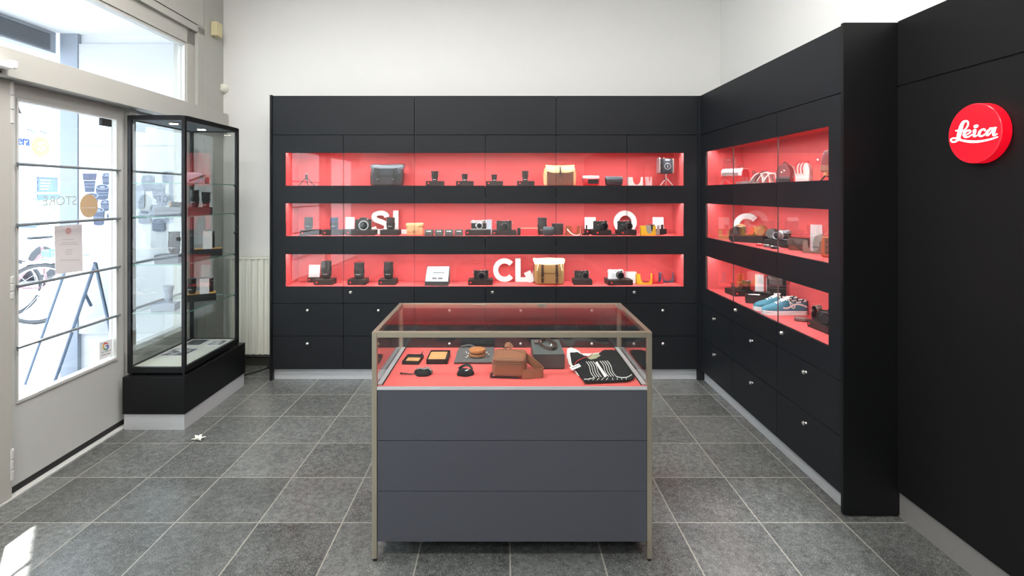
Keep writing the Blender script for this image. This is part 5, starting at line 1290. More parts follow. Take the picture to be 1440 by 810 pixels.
for px, py, mt, lab in ((1070, 346.3, K.redl, 'little red leather key fob lying before the long box of right-hand middle niche'), (1080.5, 348.2, K.slate, 'little grey leather key fob between the red and black ones'), (1091, 350.2, K.cam_black, 'little black leather key fob lying before the box with the silver camera')):
    x, y = p2(px, py); t = thing('key_fob', lab, 'key fob', (x, y+0.012, Z2), A45, 'key fobs in right-hand middle niche')
    m = MB(); m.soft(0.05, 0.026, 0.016, mt, r=0.01); m.obj('body', t)
    m = MB(); m.tube([(0.028+0.010*math.cos(2*PI*k/16), 0.010*math.sin(2*PI*k/16), 0.012) for k in range(16)], 0.002, K.chrome, seg=6, closed=True); m.obj('ring', t)
    m = MB(); m.box(-0.015, 0.01, -0.006, 0.006, 0.0155, 0.018, K.chrome, b=0.001); m.obj('plate', t)
x, y = p2(1123, 352.5)
t = thing('leather_camera_case', 'dark brown leather camera case with folded flap in right-hand middle niche', 'camera case', (x+0.01, y+0.015, Z2), math.radians(-50))
m = MB(); m.loft([[(sx*sw*0.055, sy*sd*0.026, z) for sx, sy in ((-1, -1), (1, -1), (1, 1), (-1, 1))] for z, sw, sd in ((0, 0.88, 0.9), (0.03, 0.96, 1.0), (0.06, 1.0, 1.0), (0.075, 1.02, 0.7))], K.brown); m.obj('body', t)
m = MB(); m.ribbon([(0, 0.024, 0.074), (0, 0.0, 0.080), (0, -0.022, 0.074), (0, -0.031, 0.045), (0, -0.030, 0.03)], (1, 0, 0), 0.112, 0.003, K.brown_dark); m.obj('flap', t)
m = MB(); m.ribbon(catmull([(-0.03, -0.033, 0.07), (0.0, -0.035, 0.03), (0.035, -0.034, 0.004)], 6), (1, 0, 0.4), 0.014, 0.002, K.brown_dark); m.obj('strap', t)
x, y = p2(1146, 356.5)
half_case('grey-brown leather half case with pale rim in right-hand middle niche', (x, y+0.015, Z2), 0.105, 0.075, 0.045, mat('taupe_leather', S(118, 98, 88), 0.5), rz=math.radians(-50), cut=0.3, low=0.12, group='half cases in right-hand niches')
x, y = p2(1162, 362)
t = thing('leather_camera_case', 'reddish tan leather case with snap studs at the near end of right-hand middle niche', 'camera case', (x+0.015, y, Z2), math.radians(-50))
m = MB(); m.soft(0.07, 0.05, 0.118, K.orange_lthr, r=0.012, taper=0.94); m.obj('body', t)
m = MB(); m.box(-0.012, 0.012, -0.031, -0.026, 0.02, 0.11, K.brown, b=0.001); m.obj('strap', t)
for z in (0.03, 0.06, 0.09):
    m = MB(); m.lathe([(0, 0.003), (0.004, 0.002), (0.005, 0), (0, 0)], K.cam_black, 14, M=T(0, -0.031, z) @ R(PI/2, 'X')); m.obj('stud', t)
x, y = 1.905, ry(1153, 1.905)
t = thing('domed_case', 'grey domed case between white card and reddish tan case', 'case', (1.925, ry(1153, 1.925), Z2), math.radians(-50))
m = MB(); m.prism(arch_prof(0.065, 0.11), K.greyl, -0.02, 0.02, M=FM, b=0.006); m.obj('shell', t)
m = MB(); m.box(-0.033, 0.033, -0.0215, -0.019, 0.03, 0.036, K.slate); m.obj('zip_band', t)
card('white card at the near end of right-hand middle niche', (1.945, ry(1149, 1.945), Z2), 0.075, 0.165, rz=math.radians(-40), lean=0.06)

# ---- lowest niche
product_box('black box at the far end of right-hand lowest niche, with the small brown items', (1.832, 4.058, Z3), 0.152, 0.155, 0.043, rz=0.06, mt=K.box_warm, dotx=0.14, group=None)
half_case('dark brown half case on the far box of right-hand lowest niche', (1.80, 4.04, Z3+0.043), 0.065, 0.05, 0.035, K.brown_dark, rz=-0.3, group='half cases in right-hand niches')
t = thing('field_glass', 'small amber leather-covered tube on the far box of right-hand lowest niche', 'binocular', (1.846, 4.088, Z3+0.043))
m = MB(); m.lathe([(0, 0), (0.018, 0), (0.018, 0.05), (0.015, 0.055), (0.015, 0.10), (0.017, 0.104), (0.017, 0.112), (0, 0.112)], K.orange_lthr, 24); m.obj('tube', t)
m = MB(); m.cyl(0.0185, 0.046, 0.054, K.brass); m.obj('ring', t)
camera('small brown-skinned camera on the far box of right-hand lowest niche', (1.88, 4.04, Z3+0.043), 0.062, 0.066, 0.03, rz=-0.5, skin=K.brown, lx=0.0, lr=0.018, ll=0.022, group=None)
product_box('little black box under the larger white card of right-hand lowest niche', (1.915, 3.905, Z3), 0.07, 0.05, 0.055, rz=-0.5, dot=False, group=None)
card('larger white card of right-hand lowest niche, behind the open black box', (1.912, 3.900, Z3+0.055), 0.058, 0.125, rz=-0.5, lean=0.06)
product_box('little black box under the smaller white card of right-hand lowest niche', (1.935, 3.795, Z3), 0.055, 0.04, 0.055, rz=-0.6, dot=False, group=None)
card('smaller white card beside the upright black box of right-hand lowest niche', (1.932, 3.792, Z3+0.055), 0.042, 0.115, rz=-0.6, lean=0.06)
t = thing('open_box', 'open black box with cards and strap inside, behind the blue sneakers', 'box', (1.825, 3.765, Z3), math.radians(-22))
w, d, h = 0.145, 0.11, 0.062
m = MB(); m.box(-w/2, w/2, -d/2, d/2, 0, 0.004, K.box_warm)
for a in ((-w/2, w/2, -d/2, -d/2+0.003), (-w/2, w/2, d/2-0.003, d/2), (-w/2, -w/2+0.003, -d/2, d/2), (w/2-0.003, w/2, -d/2, d/2)): m.box(*a, 0, h, K.box_warm)
m.obj('tray', t)
m = MB(); m.box(-w/2+0.006, w/2-0.006, -d/2+0.006, d/2-0.006, 0.004, h-0.012, K.box); m.obj('insert', t)
m = MB(); m.box(-0.05, 0.03, -0.03, 0.02, h-0.0118, h-0.006, K.white_card, M=R(0.3, 'Z')); m.obj('leaflet', t)
m = MB(); m.tube(catmull([(-0.03, 0.02, h-0.004), (0.0, 0.035, h+0.006), (0.04, 0.02, h+0.006), (0.05, -0.02, h+0.002), (0.02, -0.035, h)], 6), 0.005, K.cam_black, seg=8); m.obj('strap', t)
t = thing('upright_box', 'upright black presentation box with grey window behind the blue sneakers', 'box', (1.905, 3.632, Z3), math.radians(-25))
m = MB(); m.box(-0.065, 0.055, -0.016, 0.012, 0, 0.222, K.box, b=0.002); m.obj('shell', t)
m = MB(); m.box(-0.052, 0.030, -0.018, -0.0158, 0.15, 0.212, K.slate, b=0.001); m.obj('window', t, label='grey window')
m = MB(); m.box(-0.065, 0.055, -0.018, -0.0158, 0.125, 0.130, K.charcoal); m.obj('hinge_line', t)

def sneaker(label, loc, rz):
    """low suede sneaker; local x from toe (0) to heel (0.285), y across"""
    t = thing('sneaker', label, 'shoe', loc, rz, 'pair of blue sneakers')
    Ls = 0.285
    def halfw(u):
        if u < 0.16: return 0.045*math.sqrt(max(0, 1-((0.16-u)/0.16)**2))
        if u < 0.35: return 0.045+0.004*math.sin((u-0.16)/0.19*PI/2)
        if u < 0.65: return 0.049-0.012*((u-0.35)/0.30)
        if u < 0.88: return 0.037
        return 0.037*math.sqrt(max(0, 1-((u-0.88)/0.12)**2))
    us = [0.0015, 0.006, 0.02, 0.05, 0.09, 0.14, 0.2, 0.28, 0.36, 0.46, 0.56, 0.66, 0.76, 0.85, 0.91, 0.955, 0.985, 0.9985]
    outl = [(u*Ls, halfw(u)) for u in us]+[(u*Ls, -halfw(u)) for u in reversed(us)]
    m = MB(); rings = []
    for z, g in ((0, -0.002), (0.003, 0.0), (0.024, 0.0008), (0.028, -0.0012)): rings.append([(x, y+(g if y > 0 else -g), z) for x, y in outl])
    m.loft(rings, K.sole); so = m.obj('sole', t)
    m = MB(); m.loft([[(x, y*1.02, z) for x, y in outl] for z in (0.017, 0.019)], mat('blue_foxing_line', S(70, 140, 170), 0.6)); m.obj('foxing_stripe', so)
    # upper: half-ellipse sections
    secs = [(0.012, 0.035, 0.60), (0.05, 0.046, 0.88), (0.10, 0.054, 0.93), (0.16, 0.060, 0.95), (0.24, 0.066, 0.95), (0.32, 0.076, 0.92), (0.42, 0.090, 0.90), (0.52, 0.100, 0.90), (0.58, 0.102, 0.92)]
    rear = [(0.64, 0.088, 0.94), (0.72, 0.082, 0.95), (0.80, 0.083, 0.95), (0.88, 0.087, 0.96), (0.94, 0.090, 0.95), (0.985, 0.088, 0.9)]
    def sec(u, h, s, open_=0.0):
        r = []; n = 14
        for k in range(n+1):
            a = PI*k/n; hw = halfw(min(max(u, 0.03), 0.97))*s
            cx = math.cos(a); r.append((u*Ls, hw*(abs(cx)**0.8)*(1 if cx >= 0 else -1), 0.026+(h-0.026)*math.sin(a)**0.75))
        return r
    m = MB(); m.loft([sec(*q) for q in secs], K.blue_suede, closed=True); m.obj('vamp', t)
    m = MB()
    outer = []
    for u, h, s in [(0.50, 0.074, 0.93)]+rear:
        hw = halfw(min(u, 0.97))*s
        if u > 0.98: hw *= 0.75
        outer.append((u*Ls, hw, h))
    ring_lo = [(x, y*1.0, 0.026) for x, y, h in outer]+[(x, -y, 0.026) for x, y, h in reversed(outer)]
    ring_mid = [(x, y*0.99, 0.026+(h-0.026)*0.55) for x, y, h in outer]+[(x, -y*0.99, 0.026+(h-0.026)*0.55) for x, y, h in reversed(outer)]
    ring_hi = [(x, y*0.88, h) for x, y, h in outer]+[(x, -y*0.88, h) for x, y, h in reversed(outer)]
    inn_hi = [(x-(0.004 if x > 0.24 else -0.002), y*0.72, h-0.001) for x, y, h in outer]+[(x-(0.004 if x > 0.24 else -0.002), -y*0.72, h-0.001) for x, y, h in reversed(outer)]
    inn_lo = [(x-(0.004 if x > 0.24 else -0.002), y*0.72, 0.035) for x, y, h in outer]+[(x-(0.004 if x > 0.24 else -0.002), -y*0.72, 0.035) for x, y, h in reversed(outer)]
    m.loft([ring_lo, ring_mid, ring_hi, inn_hi, inn_lo], K.blue_suede); m.obj('quarter', t)
    m = MB()
    col = [(x, y*0.80, h+0.001) for x, y, h in outer[1:]]+[(x, -y*0.80, h+0.001) for x, y, h in reversed(outer[1:])]
    m.tube(col, 0.0045, K.white_cloth, seg=8); cc = m.obj('collar', t)
    m = MB()
    for k in range(0, len(col)-1, 2):
        p, q = Vector(col[k]), Vector(col[k+1]); m.tube([p*0.8+q*0.2, p*0.3+q*0.7], 0.0052, K.cam_black, seg=8)
    m.obj('check_pattern', cc)
    for s in (-1, 1):
        m = MB(); pts = []
        for u, z in ((0.40, 0.050), (0.50, 0.048), (0.60, 0.060), (0.70, 0.072), (0.80, 0.070), (0.90, 0.060), (0.95, 0.052)):
            pts.append((u*Ls, s*(halfw(u)*0.985+0.0006), z))
        m.ribbon(catmull(pts, 5), (0, 0.15*s, 1), 0.010, 0.003, K.sole); m.obj('side_stripe', t, label='white side stripe')
    m = MB()
    for k in range(5):
        u = 0.30+k*0.055; z = 0.074+k*0.0065
        m.tube(catmull([(u*Ls, -0.022, z-0.010), (u*Ls+0.004, -0.008, z+0.002), (u*Ls+0.004, 0.008, z+0.002), (u*Ls, 0.022, z-0.010)], 5), 0.0032, K.white_cloth, seg=8)
    for s in (-1, 1):
        m.tube(catmull([(0.54*Ls, 0.0, 0.106), (0.52*Ls, s*0.028, 0.108), (0.58*Ls, s*0.044, 0.082), (0.66*Ls, s*0.045, 0.058), (0.60*Ls, s*0.046, 0.05), (0.56*Ls, s*0.034, 0.085)], 6), 0.0028, K.white_cloth, seg=8)
    m.obj('laces', t)
    m = MB(); m.loft([[(0.40*Ls+dx, y, 0.086+dz) for y in (-0.02, 0.02)]+[(0.40*Ls+dx, y, 0.082+dz) for y in (0.02, -0.02)] for dx, dz in ((0, 0), (0.03, 0.014), (0.055, 0.030))], K.sole); m.obj('tongue', t)
    return t
sneaker('teal blue suede sneaker with white sole, nearer one of the pair', (1.685, 3.405, Z3), math.radians(-3))
sneaker('teal blue suede sneaker with white sole, half hidden behind the nearer one', (1.685, 3.520, Z3), math.radians(-4))
x, y = on_level(1127.5, 452.5, Z3)
t = thing('oval_tin', 'flat oval brown tin lying between the sneakers and the near black box', 'tin', (x, y+0.01, Z3), math.radians(-35))
m = MB(); m.soft(0.074, 0.04, 0.016, mat('brown_metal', S(96, 80, 76), 0.3, 0.4), r=0.0195); m.obj('body', t)
m = MB(); m.soft(0.076, 0.042, 0.008, mat('grey_metal_lid', S(140, 132, 128), 0.3, 0.6), r=0.0205, M=T(0, 0, 0.0162)); m.obj('lid', t)
product_box('long black box at the near end of right-hand lowest niche', (1.858, 2.962, Z3), 0.245, 0.12, 0.043, rz=-PI/2+0.05, mt=K.box_warm, dotx=0.07, group=None)
t = thing('leather_camera_case', 'black leather camera case with pale flap on the near black box', 'camera case', (1.862, 2.975, Z3+0.043), math.radians(-60))
m = MB(); m.soft(0.135, 0.06, 0.07, K.cam_vulc, r=0.02); m.obj('body', t)
m = MB(); m.lathe([(0, 0), (0.030, 0), (0.032, 0.03), (0.028, 0.038), (0, 0.038)], K.cam_black, 28, M=T(0.0, -0.028, 0.035) @ R(PI/2, 'X')); m.obj('lens_cup', t)
m = MB(); m.ribbon(catmull([(-0.062, 0, 0.066), (-0.068, 0, 0.085), (-0.085, 0, 0.082), (-0.090, 0, 0.03), (-0.080, 0, 0.01)], 6), (0, 1, 0), 0.055, 0.004, K.cam_vulc); fl = m.obj('flap', t)
m = MB(); m.ribbon(catmull([(-0.060, 0, 0.072), (-0.068, 0, 0.090), (-0.088, 0, 0.086)], 6), (0, 1, 0), 0.052, 0.002, K.greyl); m.obj('lining', fl)
m = MB(); m.tube(catmull([(0.03, -0.02, 0.07), (0.0, -0.03, 0.08), (0.05, -0.045, 0.04), (0.066, -0.02, 0.0)], 6), 0.004, K.brown_dark, seg=8); m.obj('strap', t)

# ---- round lit sign on the black cladding
xs, ys, zs = 1.92, 2.088, 1.812
t = thing('round_sign', 'round lit red sign with white script lettering on the black wall', 'sign', (xs, ys, zs))
Rm = R(-PI/2, 'Y')
m = MB(); m.lathe([(0, 0), (0.116, 0), (0.119, 0.003), (0.119, 0.038), (0.1175, 0.0405), (0.113, 0.042), (0, 0.042)], K.sign_red, 72, M=Rm); m.obj('disc', t)
m = MB(); m.lathe([(0.1135, 0.0405), (0.1165, 0.0412), (0.1185, 0.0395), (0.1185, 0.0385), (0.1135, 0.0385)], mat('glossy_red_rim', S(240, 60, 75), 0.15), 72, M=Rm); m.obj('rim', t)
m = MB(); xf = xs-0.0422
def sgn(u, v, dd):
    X = xf-dd; px = 1330+u/16.0; py = 160+v/16.0
    Y = xf*F/(px-VX); return Vector((X-xs, Y-ys, ZA(py, Y)-zs))
ST = [([(232, 382), (262, 380), (300, 386)], [26, 34, 40]),
      ([(385, 395), (440, 350), (490, 285), (508, 220), (490, 172), (450, 165), (400, 195), (362, 262), (335, 350), (312, 440), (290, 530)], [22, 26, 34, 36, 36, 44, 60, 78, 90, 92, 84]),
      ([(300, 540), (250, 552), (190, 548), (132, 566), (122, 600), (150, 632), (205, 632), (262, 600), (310, 560)], [60, 40, 30, 30, 34, 36, 38, 44, 60]),
      ([(300, 578), (380, 600), (480, 618), (600, 628), (720, 626), (850, 608), (1000, 576), (1100, 546), (1168, 520)], [50, 44, 50, 54, 50, 44, 38, 32, 26]),
      ([(455, 480), (530, 440), (560, 400), (535, 372), (480, 385), (425, 430), (415, 480), (440, 520), (490, 525), (550, 500), (600, 462)], [23, 26, 35, 35, 41, 50, 55, 46, 33, 26, 20]),
      ([(618, 392), (665, 365), (655, 420), (640, 470), (645, 505), (690, 500), (730, 470)], [20, 53, 59, 58, 47, 27, 20]),
      ([(665, 288), (690, 282), (710, 272)], [66, 72, 60]),
      ([(885, 378), (880, 352), (835, 350), (780, 395), (755, 455), (775, 500), (830, 498), (880, 465), (915, 430)], [38, 35, 35, 50, 53, 46, 35, 26, 20]),
      ([(1080, 330), (1020, 338), (960, 385), (925, 445), (935, 482), (975, 470), (1030, 410), (1060, 360)], [27, 33, 50, 53, 43, 30, 26, 23]),
      ([(1000, 322), (1060, 318), (1148, 312)], [20, 26, 20]),
      ([(1118, 318), (1095, 400), (1080, 450), (1085, 485), (1120, 480), (1162, 450)], [46, 56, 58, 43, 27, 21])]
for k, (pts, ws) in enumerate(ST): add_stroke(m, pts, ws, K.sign_white, lambda u, v, dd, k=k: sgn(u, v, dd+0.00005*k), 0.0014, 6)
m.obj('lettering', t, label='white script lettering')
DKI = DK+0.0008
# ================================================================== goods in the counter
def cp(px, py, z=DK): return on_level(px, py, z)
def shallow_box(label, px0, px1, py, d, h, rz=0, cardf=(0.1, 0.9, 0.25, 0.85)):
    x0, y = cp(px0, py); x1, _ = cp(px1, py); w = x1-x0
    t = thing('presentation_box', label, 'box', ((x0+x1)/2, y+d/2, DKI), rz, 'presentation boxes in the counter')
    m = MB(); m.box(-w/2, w/2, -d/2, d/2, 0, 0.004, K.box)
    for a in ((-w/2, w/2, -d/2, -d/2+0.004), (-w/2, w/2, d/2-0.004, d/2), (-w/2, -w/2+0.004, -d/2, d/2), (w/2-0.004, w/2, -d/2, d/2)): m.box(*a, 0, h, K.box, b=0.0008)
    m.obj('tray', t)
    m = MB(); m.box(-w/2+0.004, w/2-0.004, -d/2+0.004, d/2-0.004, 0.004, h-0.007, K.box); m.obj('insert', t)
    a, b, c, e = cardf
    m = MB(); m.box(-w/2+w*a, -w/2+w*b, -d/2+d*c, -d/2+d*e, h-0.0068, h-0.0035, K.tan_card, b=0.001); cd = m.obj('leather_card', t, label='tan leather card')
    return t, w
t, w = shallow_box('small black tray with tan leather card at the left of the counter', 566, 590, 513, 0.115, 0.016, rz=-0.06, cardf=(0.16, 0.94, 0.22, 0.62))
m = MB(); m.ribbon(catmull([(-w/2+0.008, 0.050, 0.012), (-0.005, 0.053, 0.011), (0.025, 0.052, 0.014), (0.034, 0.058, 0.026), (0.03, 0.05, 0.018)], 5), (0, 1, 0.2), 0.018, 0.003, K.box); m.obj('ribbon_pull', t)
shallow_box('larger black tray filled with a tan leather card in the counter', 599.5, 629, 512.4, 0.15, 0.024, cardf=(0.06, 0.88, 0.06, 0.90))
# grey felt bag with coiled strap on it
xa, ya = cp(638.5, 512.5); xb, _ = cp(694, 512.5)
t = thing('felt_bag', 'flat grey felt bag lying under the coiled tan strap', 'dust bag', ((xa+xb)/2, ya+0.125, DK+0.0035))
m = MB(); wf = xb-xa; rings = []
for z, g in ((0, -0.003), (0.003, 0), (0.007, 0), (0.010, -0.004)):
    rings.append([(x*(wf/2+g)+0.002*math.sin(9*y), y*(0.122+g)+0.003*math.sin(7*x), z+0.001*math.sin(11*x+5*y)) for x, y in [(-1, -1), (-0.5, -1), (0, -1), (0.5, -1), (1, -1), (1, -0.4), (1, 0.4), (1, 1), (0.5, 1), (0, 1), (-0.5, 1), (-0.9, 1), (-1, 0.85), (-1, 0.4), (-1, -0.4)]])
m.loft(rings, K.slate); m.obj('bag', t)
m = MB(); m.tube(catmull([(-wf*0.42, 0.112, 0.012), (-wf*0.2, 0.118, 0.020), (-wf*0.05, 0.105, 0.014), (-wf*0.12, 0.122, 0.011)], 6), 0.006, K.slate, seg=8); m.obj('drawstring', t)
xc, yc = cp(671, 503, DK+0.012)
t = thing('coiled_strap', 'coiled tan leather strap with metal rings on the grey felt bag', 'strap', (xc, yc+0.02, DK+0.0152))
r = 0.040
m = MB(); m.lathe([(r*0.55, 0.001), (r*0.97, 0.0), (r, 0.003), (r, 0.013), (r*0.97, 0.0155), (r*0.55, 0.0155)], K.tan, 40); m.obj('coil', t)
m = MB(); m.lathe([(r*0.5, 0.0158), (r*0.93, 0.0158), (r*0.95, 0.018), (r*0.93, 0.021), (r*0.5, 0.021)], K.cam_black, 40); m.obj('band', t, label='dark band')
m = MB(); m.lathe([(0, 0.0212), (r*0.98, 0.0212), (r*1.02, 0.024), (r*1.02, 0.032), (r*0.97, 0.0355), (r*0.3, 0.034), (0, 0.034)], K.tan, 40); m.obj('coil', t)
for ax, ay, az, rr, tilt in ((-0.050, -0.032, 0.006, 0.014, 0.12), (0.052, -0.012, 0.016, 0.013, 1.1), (-0.050, -0.002, 0.016, 0.012, 1.0)):
    m = MB(); m.tube([(rr*math.cos(2*PI*k/20), rr*math.sin(2*PI*k/20), 0) for k in range(20)], 0.0018, K.chrome, seg=6, closed=True, M=T(ax, ay, az) @ R(tilt, 'Y')); m.obj('ring', t)
m = MB(); m.tube(catmull([(-0.03, -0.032, 0.004), (0.0, -0.046, 0.003), (0.035, -0.035, 0.004)], 6), 0.003, K.cam_black, seg=8); m.obj('cord', t)
# black drawstring pouches
xq, yq = cp(592, 530.5)
t = thing('drawstring_pouch', 'small black pouch with chain and brown drawstring at the front of counter', 'pouch', (xq+0.004, yq+0.04, DKI), 0, 'small black pouches in the counter')
def blob(w, d, h, mt, ph=0.0):
    m = MB(); n = 24; rings = []
    for z, s in ((0, 0.9), (h*0.3, 1.0), (h*0.7, 0.9), (h, 0.6), (h*1.02, 0.15)):
        rings.append([(s*w/2*math.cos(2*PI*k/n)*(1+0.08*math.sin(3*2*PI*k/n+ph)), s*d/2*math.sin(2*PI*k/n)*(1+0.07*math.sin(5*2*PI*k/n+ph)), z+(0.0015*math.sin(7*k+ph) if z > 0 else 0)) for k in range(n)])
    m.loft(rings, mt); return m
blob(0.085, 0.078, 0.020, K.black_cloth).obj('bag', t)
m = MB(); m.tube(catmull([(-0.036, -0.012, 0.006), (-0.06, -0.008, 0.004), (-0.085, 0.0, 0.004), (-0.10, -0.006, 0.005), (-0.085, -0.008, 0.004), (-0.05, -0.016, 0.005)], 6), 0.002, K.brown_dark, seg=6); m.ball(0.005, K.brown_dark, M=T(-0.101, -0.006, 0.006), seg=10); m.obj('drawstring', t)
m = MB()
for k in range(7):
    m.tube([(-0.024+k*0.007+0.006*math.cos(a), 0.004+0.006*math.sin(a*1)+0.004*math.sin(k), 0.023+0.002*(k % 2)) for a in [2*PI*j/12 for j in range(12)]], 0.0014, K.chrome, seg=6, closed=True)
m.obj('chain', t)
m = MB(); m.tube([(0.016+0.013*math.cos(2*PI*k/20), 0.010+0.009*math.sin(2*PI*k/20), 0.024) for k in range(20)], 0.0022, K.chrome, seg=6, closed=True); m.obj('ring', t)
m = MB(); m.ribbon([(0.030, 0.006, 0.022), (0.040, -0.004, 0.014), (0.042, -0.010, 0.006)], (0, 1, 0), 0.008, 0.002, K.chrome); m.obj('tag', t)
xq, yq = cp(653, 530.5)
t = thing('drawstring_pouch', 'small black pouch with white tag in front of the grey felt bag', 'pouch', (xq, yq+0.036, DKI), 0, 'small black pouches in the counter')
blob(0.080, 0.070, 0.022, K.black_cloth, 2.0).obj('bag', t)
m = MB(); m.ribbon(catmull([(-0.03, 0.02, 0.018), (-0.01, 0.034, 0.028), (0.014, 0.03, 0.032), (0.032, 0.012, 0.022), (0.036, -0.01, 0.012)], 6), (0, 0.4, 1), 0.012, 0.003, K.cam_black); m.obj('strap', t)
m = MB(); m.box(-0.004, 0.004, -0.009, 0.009, 0.0, 0.0015, K.white_card, M=T(0.010, -0.012, 0.0225) @ R(-0.9, 'Z') @ R(0.15, 'X')); m.obj('tag', t)
# cognac sling bag
t = thing('sling_bag', 'cognac leather sling bag with wide strap lying in the counter', 'bag', (0.033, 2.43, DKI), math.radians(-5))
w, d, h = 0.150, 0.165, 0.082
m = MB(); m.soft(w, d, h-0.012, K.tan_bag, r=0.022, rz=0.010, M=T(0, 0, 0.006), bulge=0.002); m.obj('body', t)
m = MB(); m.soft(w*1.01, d*1.01, 0.020, K.tan_bag, r=0.024, rz=0.009, M=T(0, 0, h-0.016)); m.obj('lid', t)
def rrect(hw, hd, r, z, n=6):
    o = []
    for cx, cy, a0 in ((hw-r, hd-r, 0), (-hw+r, hd-r, PI/2), (-hw+r, -hd+r, PI), (hw-r, -hd+r, 1.5*PI)):
        for k in range(n+1): a = a0+PI/2*k/n; o.append((cx+r*math.cos(a), cy+r*math.sin(a), z))
    return o
m = MB(); m.tube(rrect(w*0.43, d*0.43, 0.016, h+0.003), 0.0016, K.tan_edge, seg=6, closed=True); m.tube(rrect(w*0.508, d*0.508, 0.024, h-0.016), 0.0022, K.tan_edge, seg=6, closed=True); m.tube(rrect(w*0.508, d*0.508, 0.024, 0.016), 0.0022, K.tan_edge, seg=6, closed=True); m.obj('piping', t)
m = MB(); m.tube([(-0.055, d*0.36, h+0.0035), (0.012, d*0.36, h+0.0035), (0.055, d*0.16, h+0.0035)], 0.0018, K.brown_dark, seg=6); m.obj('zip', t)
m = MB(); m.ribbon(catmull([(w*0.42, d*0.30, 0.060), (w*0.62, d*0.16, 0.050), (w*0.95, -d*0.18, 0.028), (w*1.02, -d*0.30, 0.022), (w*0.97, -d*0.38, 0.022), (w*0.7, -d*0.46, 0.022), (w*0.40, -d*0.50, 0.022)], 8), [(0.05, 0.1, 1)]*49, 0.040, 0.0035, K.tan_bag); m.obj('shoulder_strap', t)
m = MB(); m.ribbon(catmull([(-0.03, d*0.44, h*0.8), (-0.028, d*0.52, h+0.010), (-0.012, d*0.50, h+0.024), (0.004, d*0.47, h+0.008)], 6), (0.4, 0.3, 1), 0.022, 0.003, K.tan_bag); m.obj('top_loop', t)
m = MB(); m.box(-w*0.52, w*0.30, -d*0.50, -d*0.30, 0.0, 0.008, K.cam_black, b=0.002); m.box(-w*0.56, -w*0.48, -d*0.52, -d*0.38, 0.0, 0.020, K.brown_dark, b=0.003); m.obj('back_strap', t)
m = MB(); m.box(-w*0.52, -w*0.40, -d*0.505, -d*0.495, 0.006, 0.010, K.chrome, M=T(0, 0, 0.004)); m.obj('buckle', t)
# dark gift box + coiled brown strap
x0, y0 = cp(750.5, 519.5); x1, _ = cp(794, 519.5)
t = thing('gift_box', 'dark grey lidded gift box with a brown strap coiled on it', 'box', ((x0+x1)/2, y0+0.125, DKI))
w, d, h = x1-x0, 0.25, 0.071
m = MB(); m.box(-w/2+0.0015, w/2-0.0015, -d/2+0.0015, d/2-0.0015, 0, h*0.7, K.box, b=0.001); m.obj('tray', t)
m = MB(); m.box(-w/2, w/2, -d/2, d/2, 0.004, h-0.001, K.charcoal, b=0.0015); m.box(-w/2, w/2, -d/2, d/2, h-0.0012, h, K.charcoal_lid, b=0.0004); m.obj('lid', t)
t = thing('coiled_strap', 'dark brown camera strap coiled on top of the dark grey gift box', 'strap', ((x0+x1)/2, y0+0.13, DK+h))
m = MB()
for k in range(3):
    rr = 1+0.12*k; m.ribbon(catmull([(0.000, 0.085*rr, 0.012+0.004*k), (-0.030*rr, 0.03, 0.010+0.004*k), (-0.012, -0.04*rr, 0.008), (0.025, -0.062*rr, 0.009), (0.038*rr, -0.01, 0.012), (0.020, 0.05*rr, 0.016), (0.0, 0.088*rr, 0.014+0.004*k)], 6), (0.3, 0.2, 1), 0.012, 0.003, K.brown_dark)
m.obj('band', t)
m = MB(); m.soft(0.030, 0.034, 0.016, mat('taupe_pad', S(110, 92, 90), 0.5), r=0.008, M=T(-0.045, 0.05, 0)); m.obj('pad', t)
m = MB(); m.tube([(-0.03+0.007*math.cos(2*PI*k/14), 0.02+0.007*math.sin(2*PI*k/14), 0.018) for k in range(14)], 0.0016, K.chrome, seg=6, closed=True); m.tube([(0.02+0.007*math.cos(2*PI*k/14), -0.03+0.007*math.sin(2*PI*k/14), 0.016) for k in range(14)], 0.0016, K.chrome, seg=6, closed=True); m.obj('ring', t)
# T-shirts
def W(px, py, z): x, y = cp(px, py, z); return Vector((x, y, z))
def shirt(name, label, poly, z0, th, mt, group):
    t = thing(name, label, 'T-shirt', (0.42, 2.5, z0), 0, group)
    P = [Vector(on_level(px, py, DK+0.003)+(0,)) for px, py in poly]
    c = sum(P, Vector((0, 0, 0)))/len(P); dense = []
    n = len(P)
    for i in range(n):
        a, b = P[i], P[(i+1) % n]
        for k in range(5): dense.append(a.lerp(b, k/5))
    m = MB(); rings = []
    for z, g in ((0, 0.985), (th*0.3, 1.0), (th*0.7, 1.0), (th, 0.985)):
        rings.append([(c.x+(p.x-c.x)*g-0.42, c.y+(p.y-c.y)*g-2.5, z+(0.0012*math.sin(i*1.7) if z > 0 else 0)) for i, p in enumerate(dense)])
    m.loft(rings, mt); m.obj('folded_cloth', t); return t
G_ = 'folded T-shirts in the counter'
t = shirt('folded_shirt', 'folded white T-shirt lying under the black one in the counter', [(797.5, 491), (803, 489), (812, 492.5), (818, 498), (840, 497), (858, 492.5), (863.5, 494), (880, 520), (840, 532), (813, 529), (800, 512), (797, 502)], DK+0.0018, 0.0038, K.white_cloth, G_)
t = shirt('folded_shirt', 'folded black T-shirt with white stripe print in the counter', [(801.5, 499), (812, 498.3), (816, 500.5), (822, 503.5), (832, 504.5), (841, 501.5), (846, 497), (851, 495), (865, 495), (869.5, 500), (890, 528.5), (892.5, 533), (884, 537.5), (822, 540.3), (820, 537), (813.5, 528.5), (804, 513)], DK+0.0068, 0.0085, K.black_cloth, G_)
zt = DK+0.0068+0.0098
def tp_(px, py, dd=0): x, y = cp(px, py-2.2, zt); return Vector((x-0.42, y-2.5, zt+dd-(DK+0.0068)))
m = MB(); nst = 10
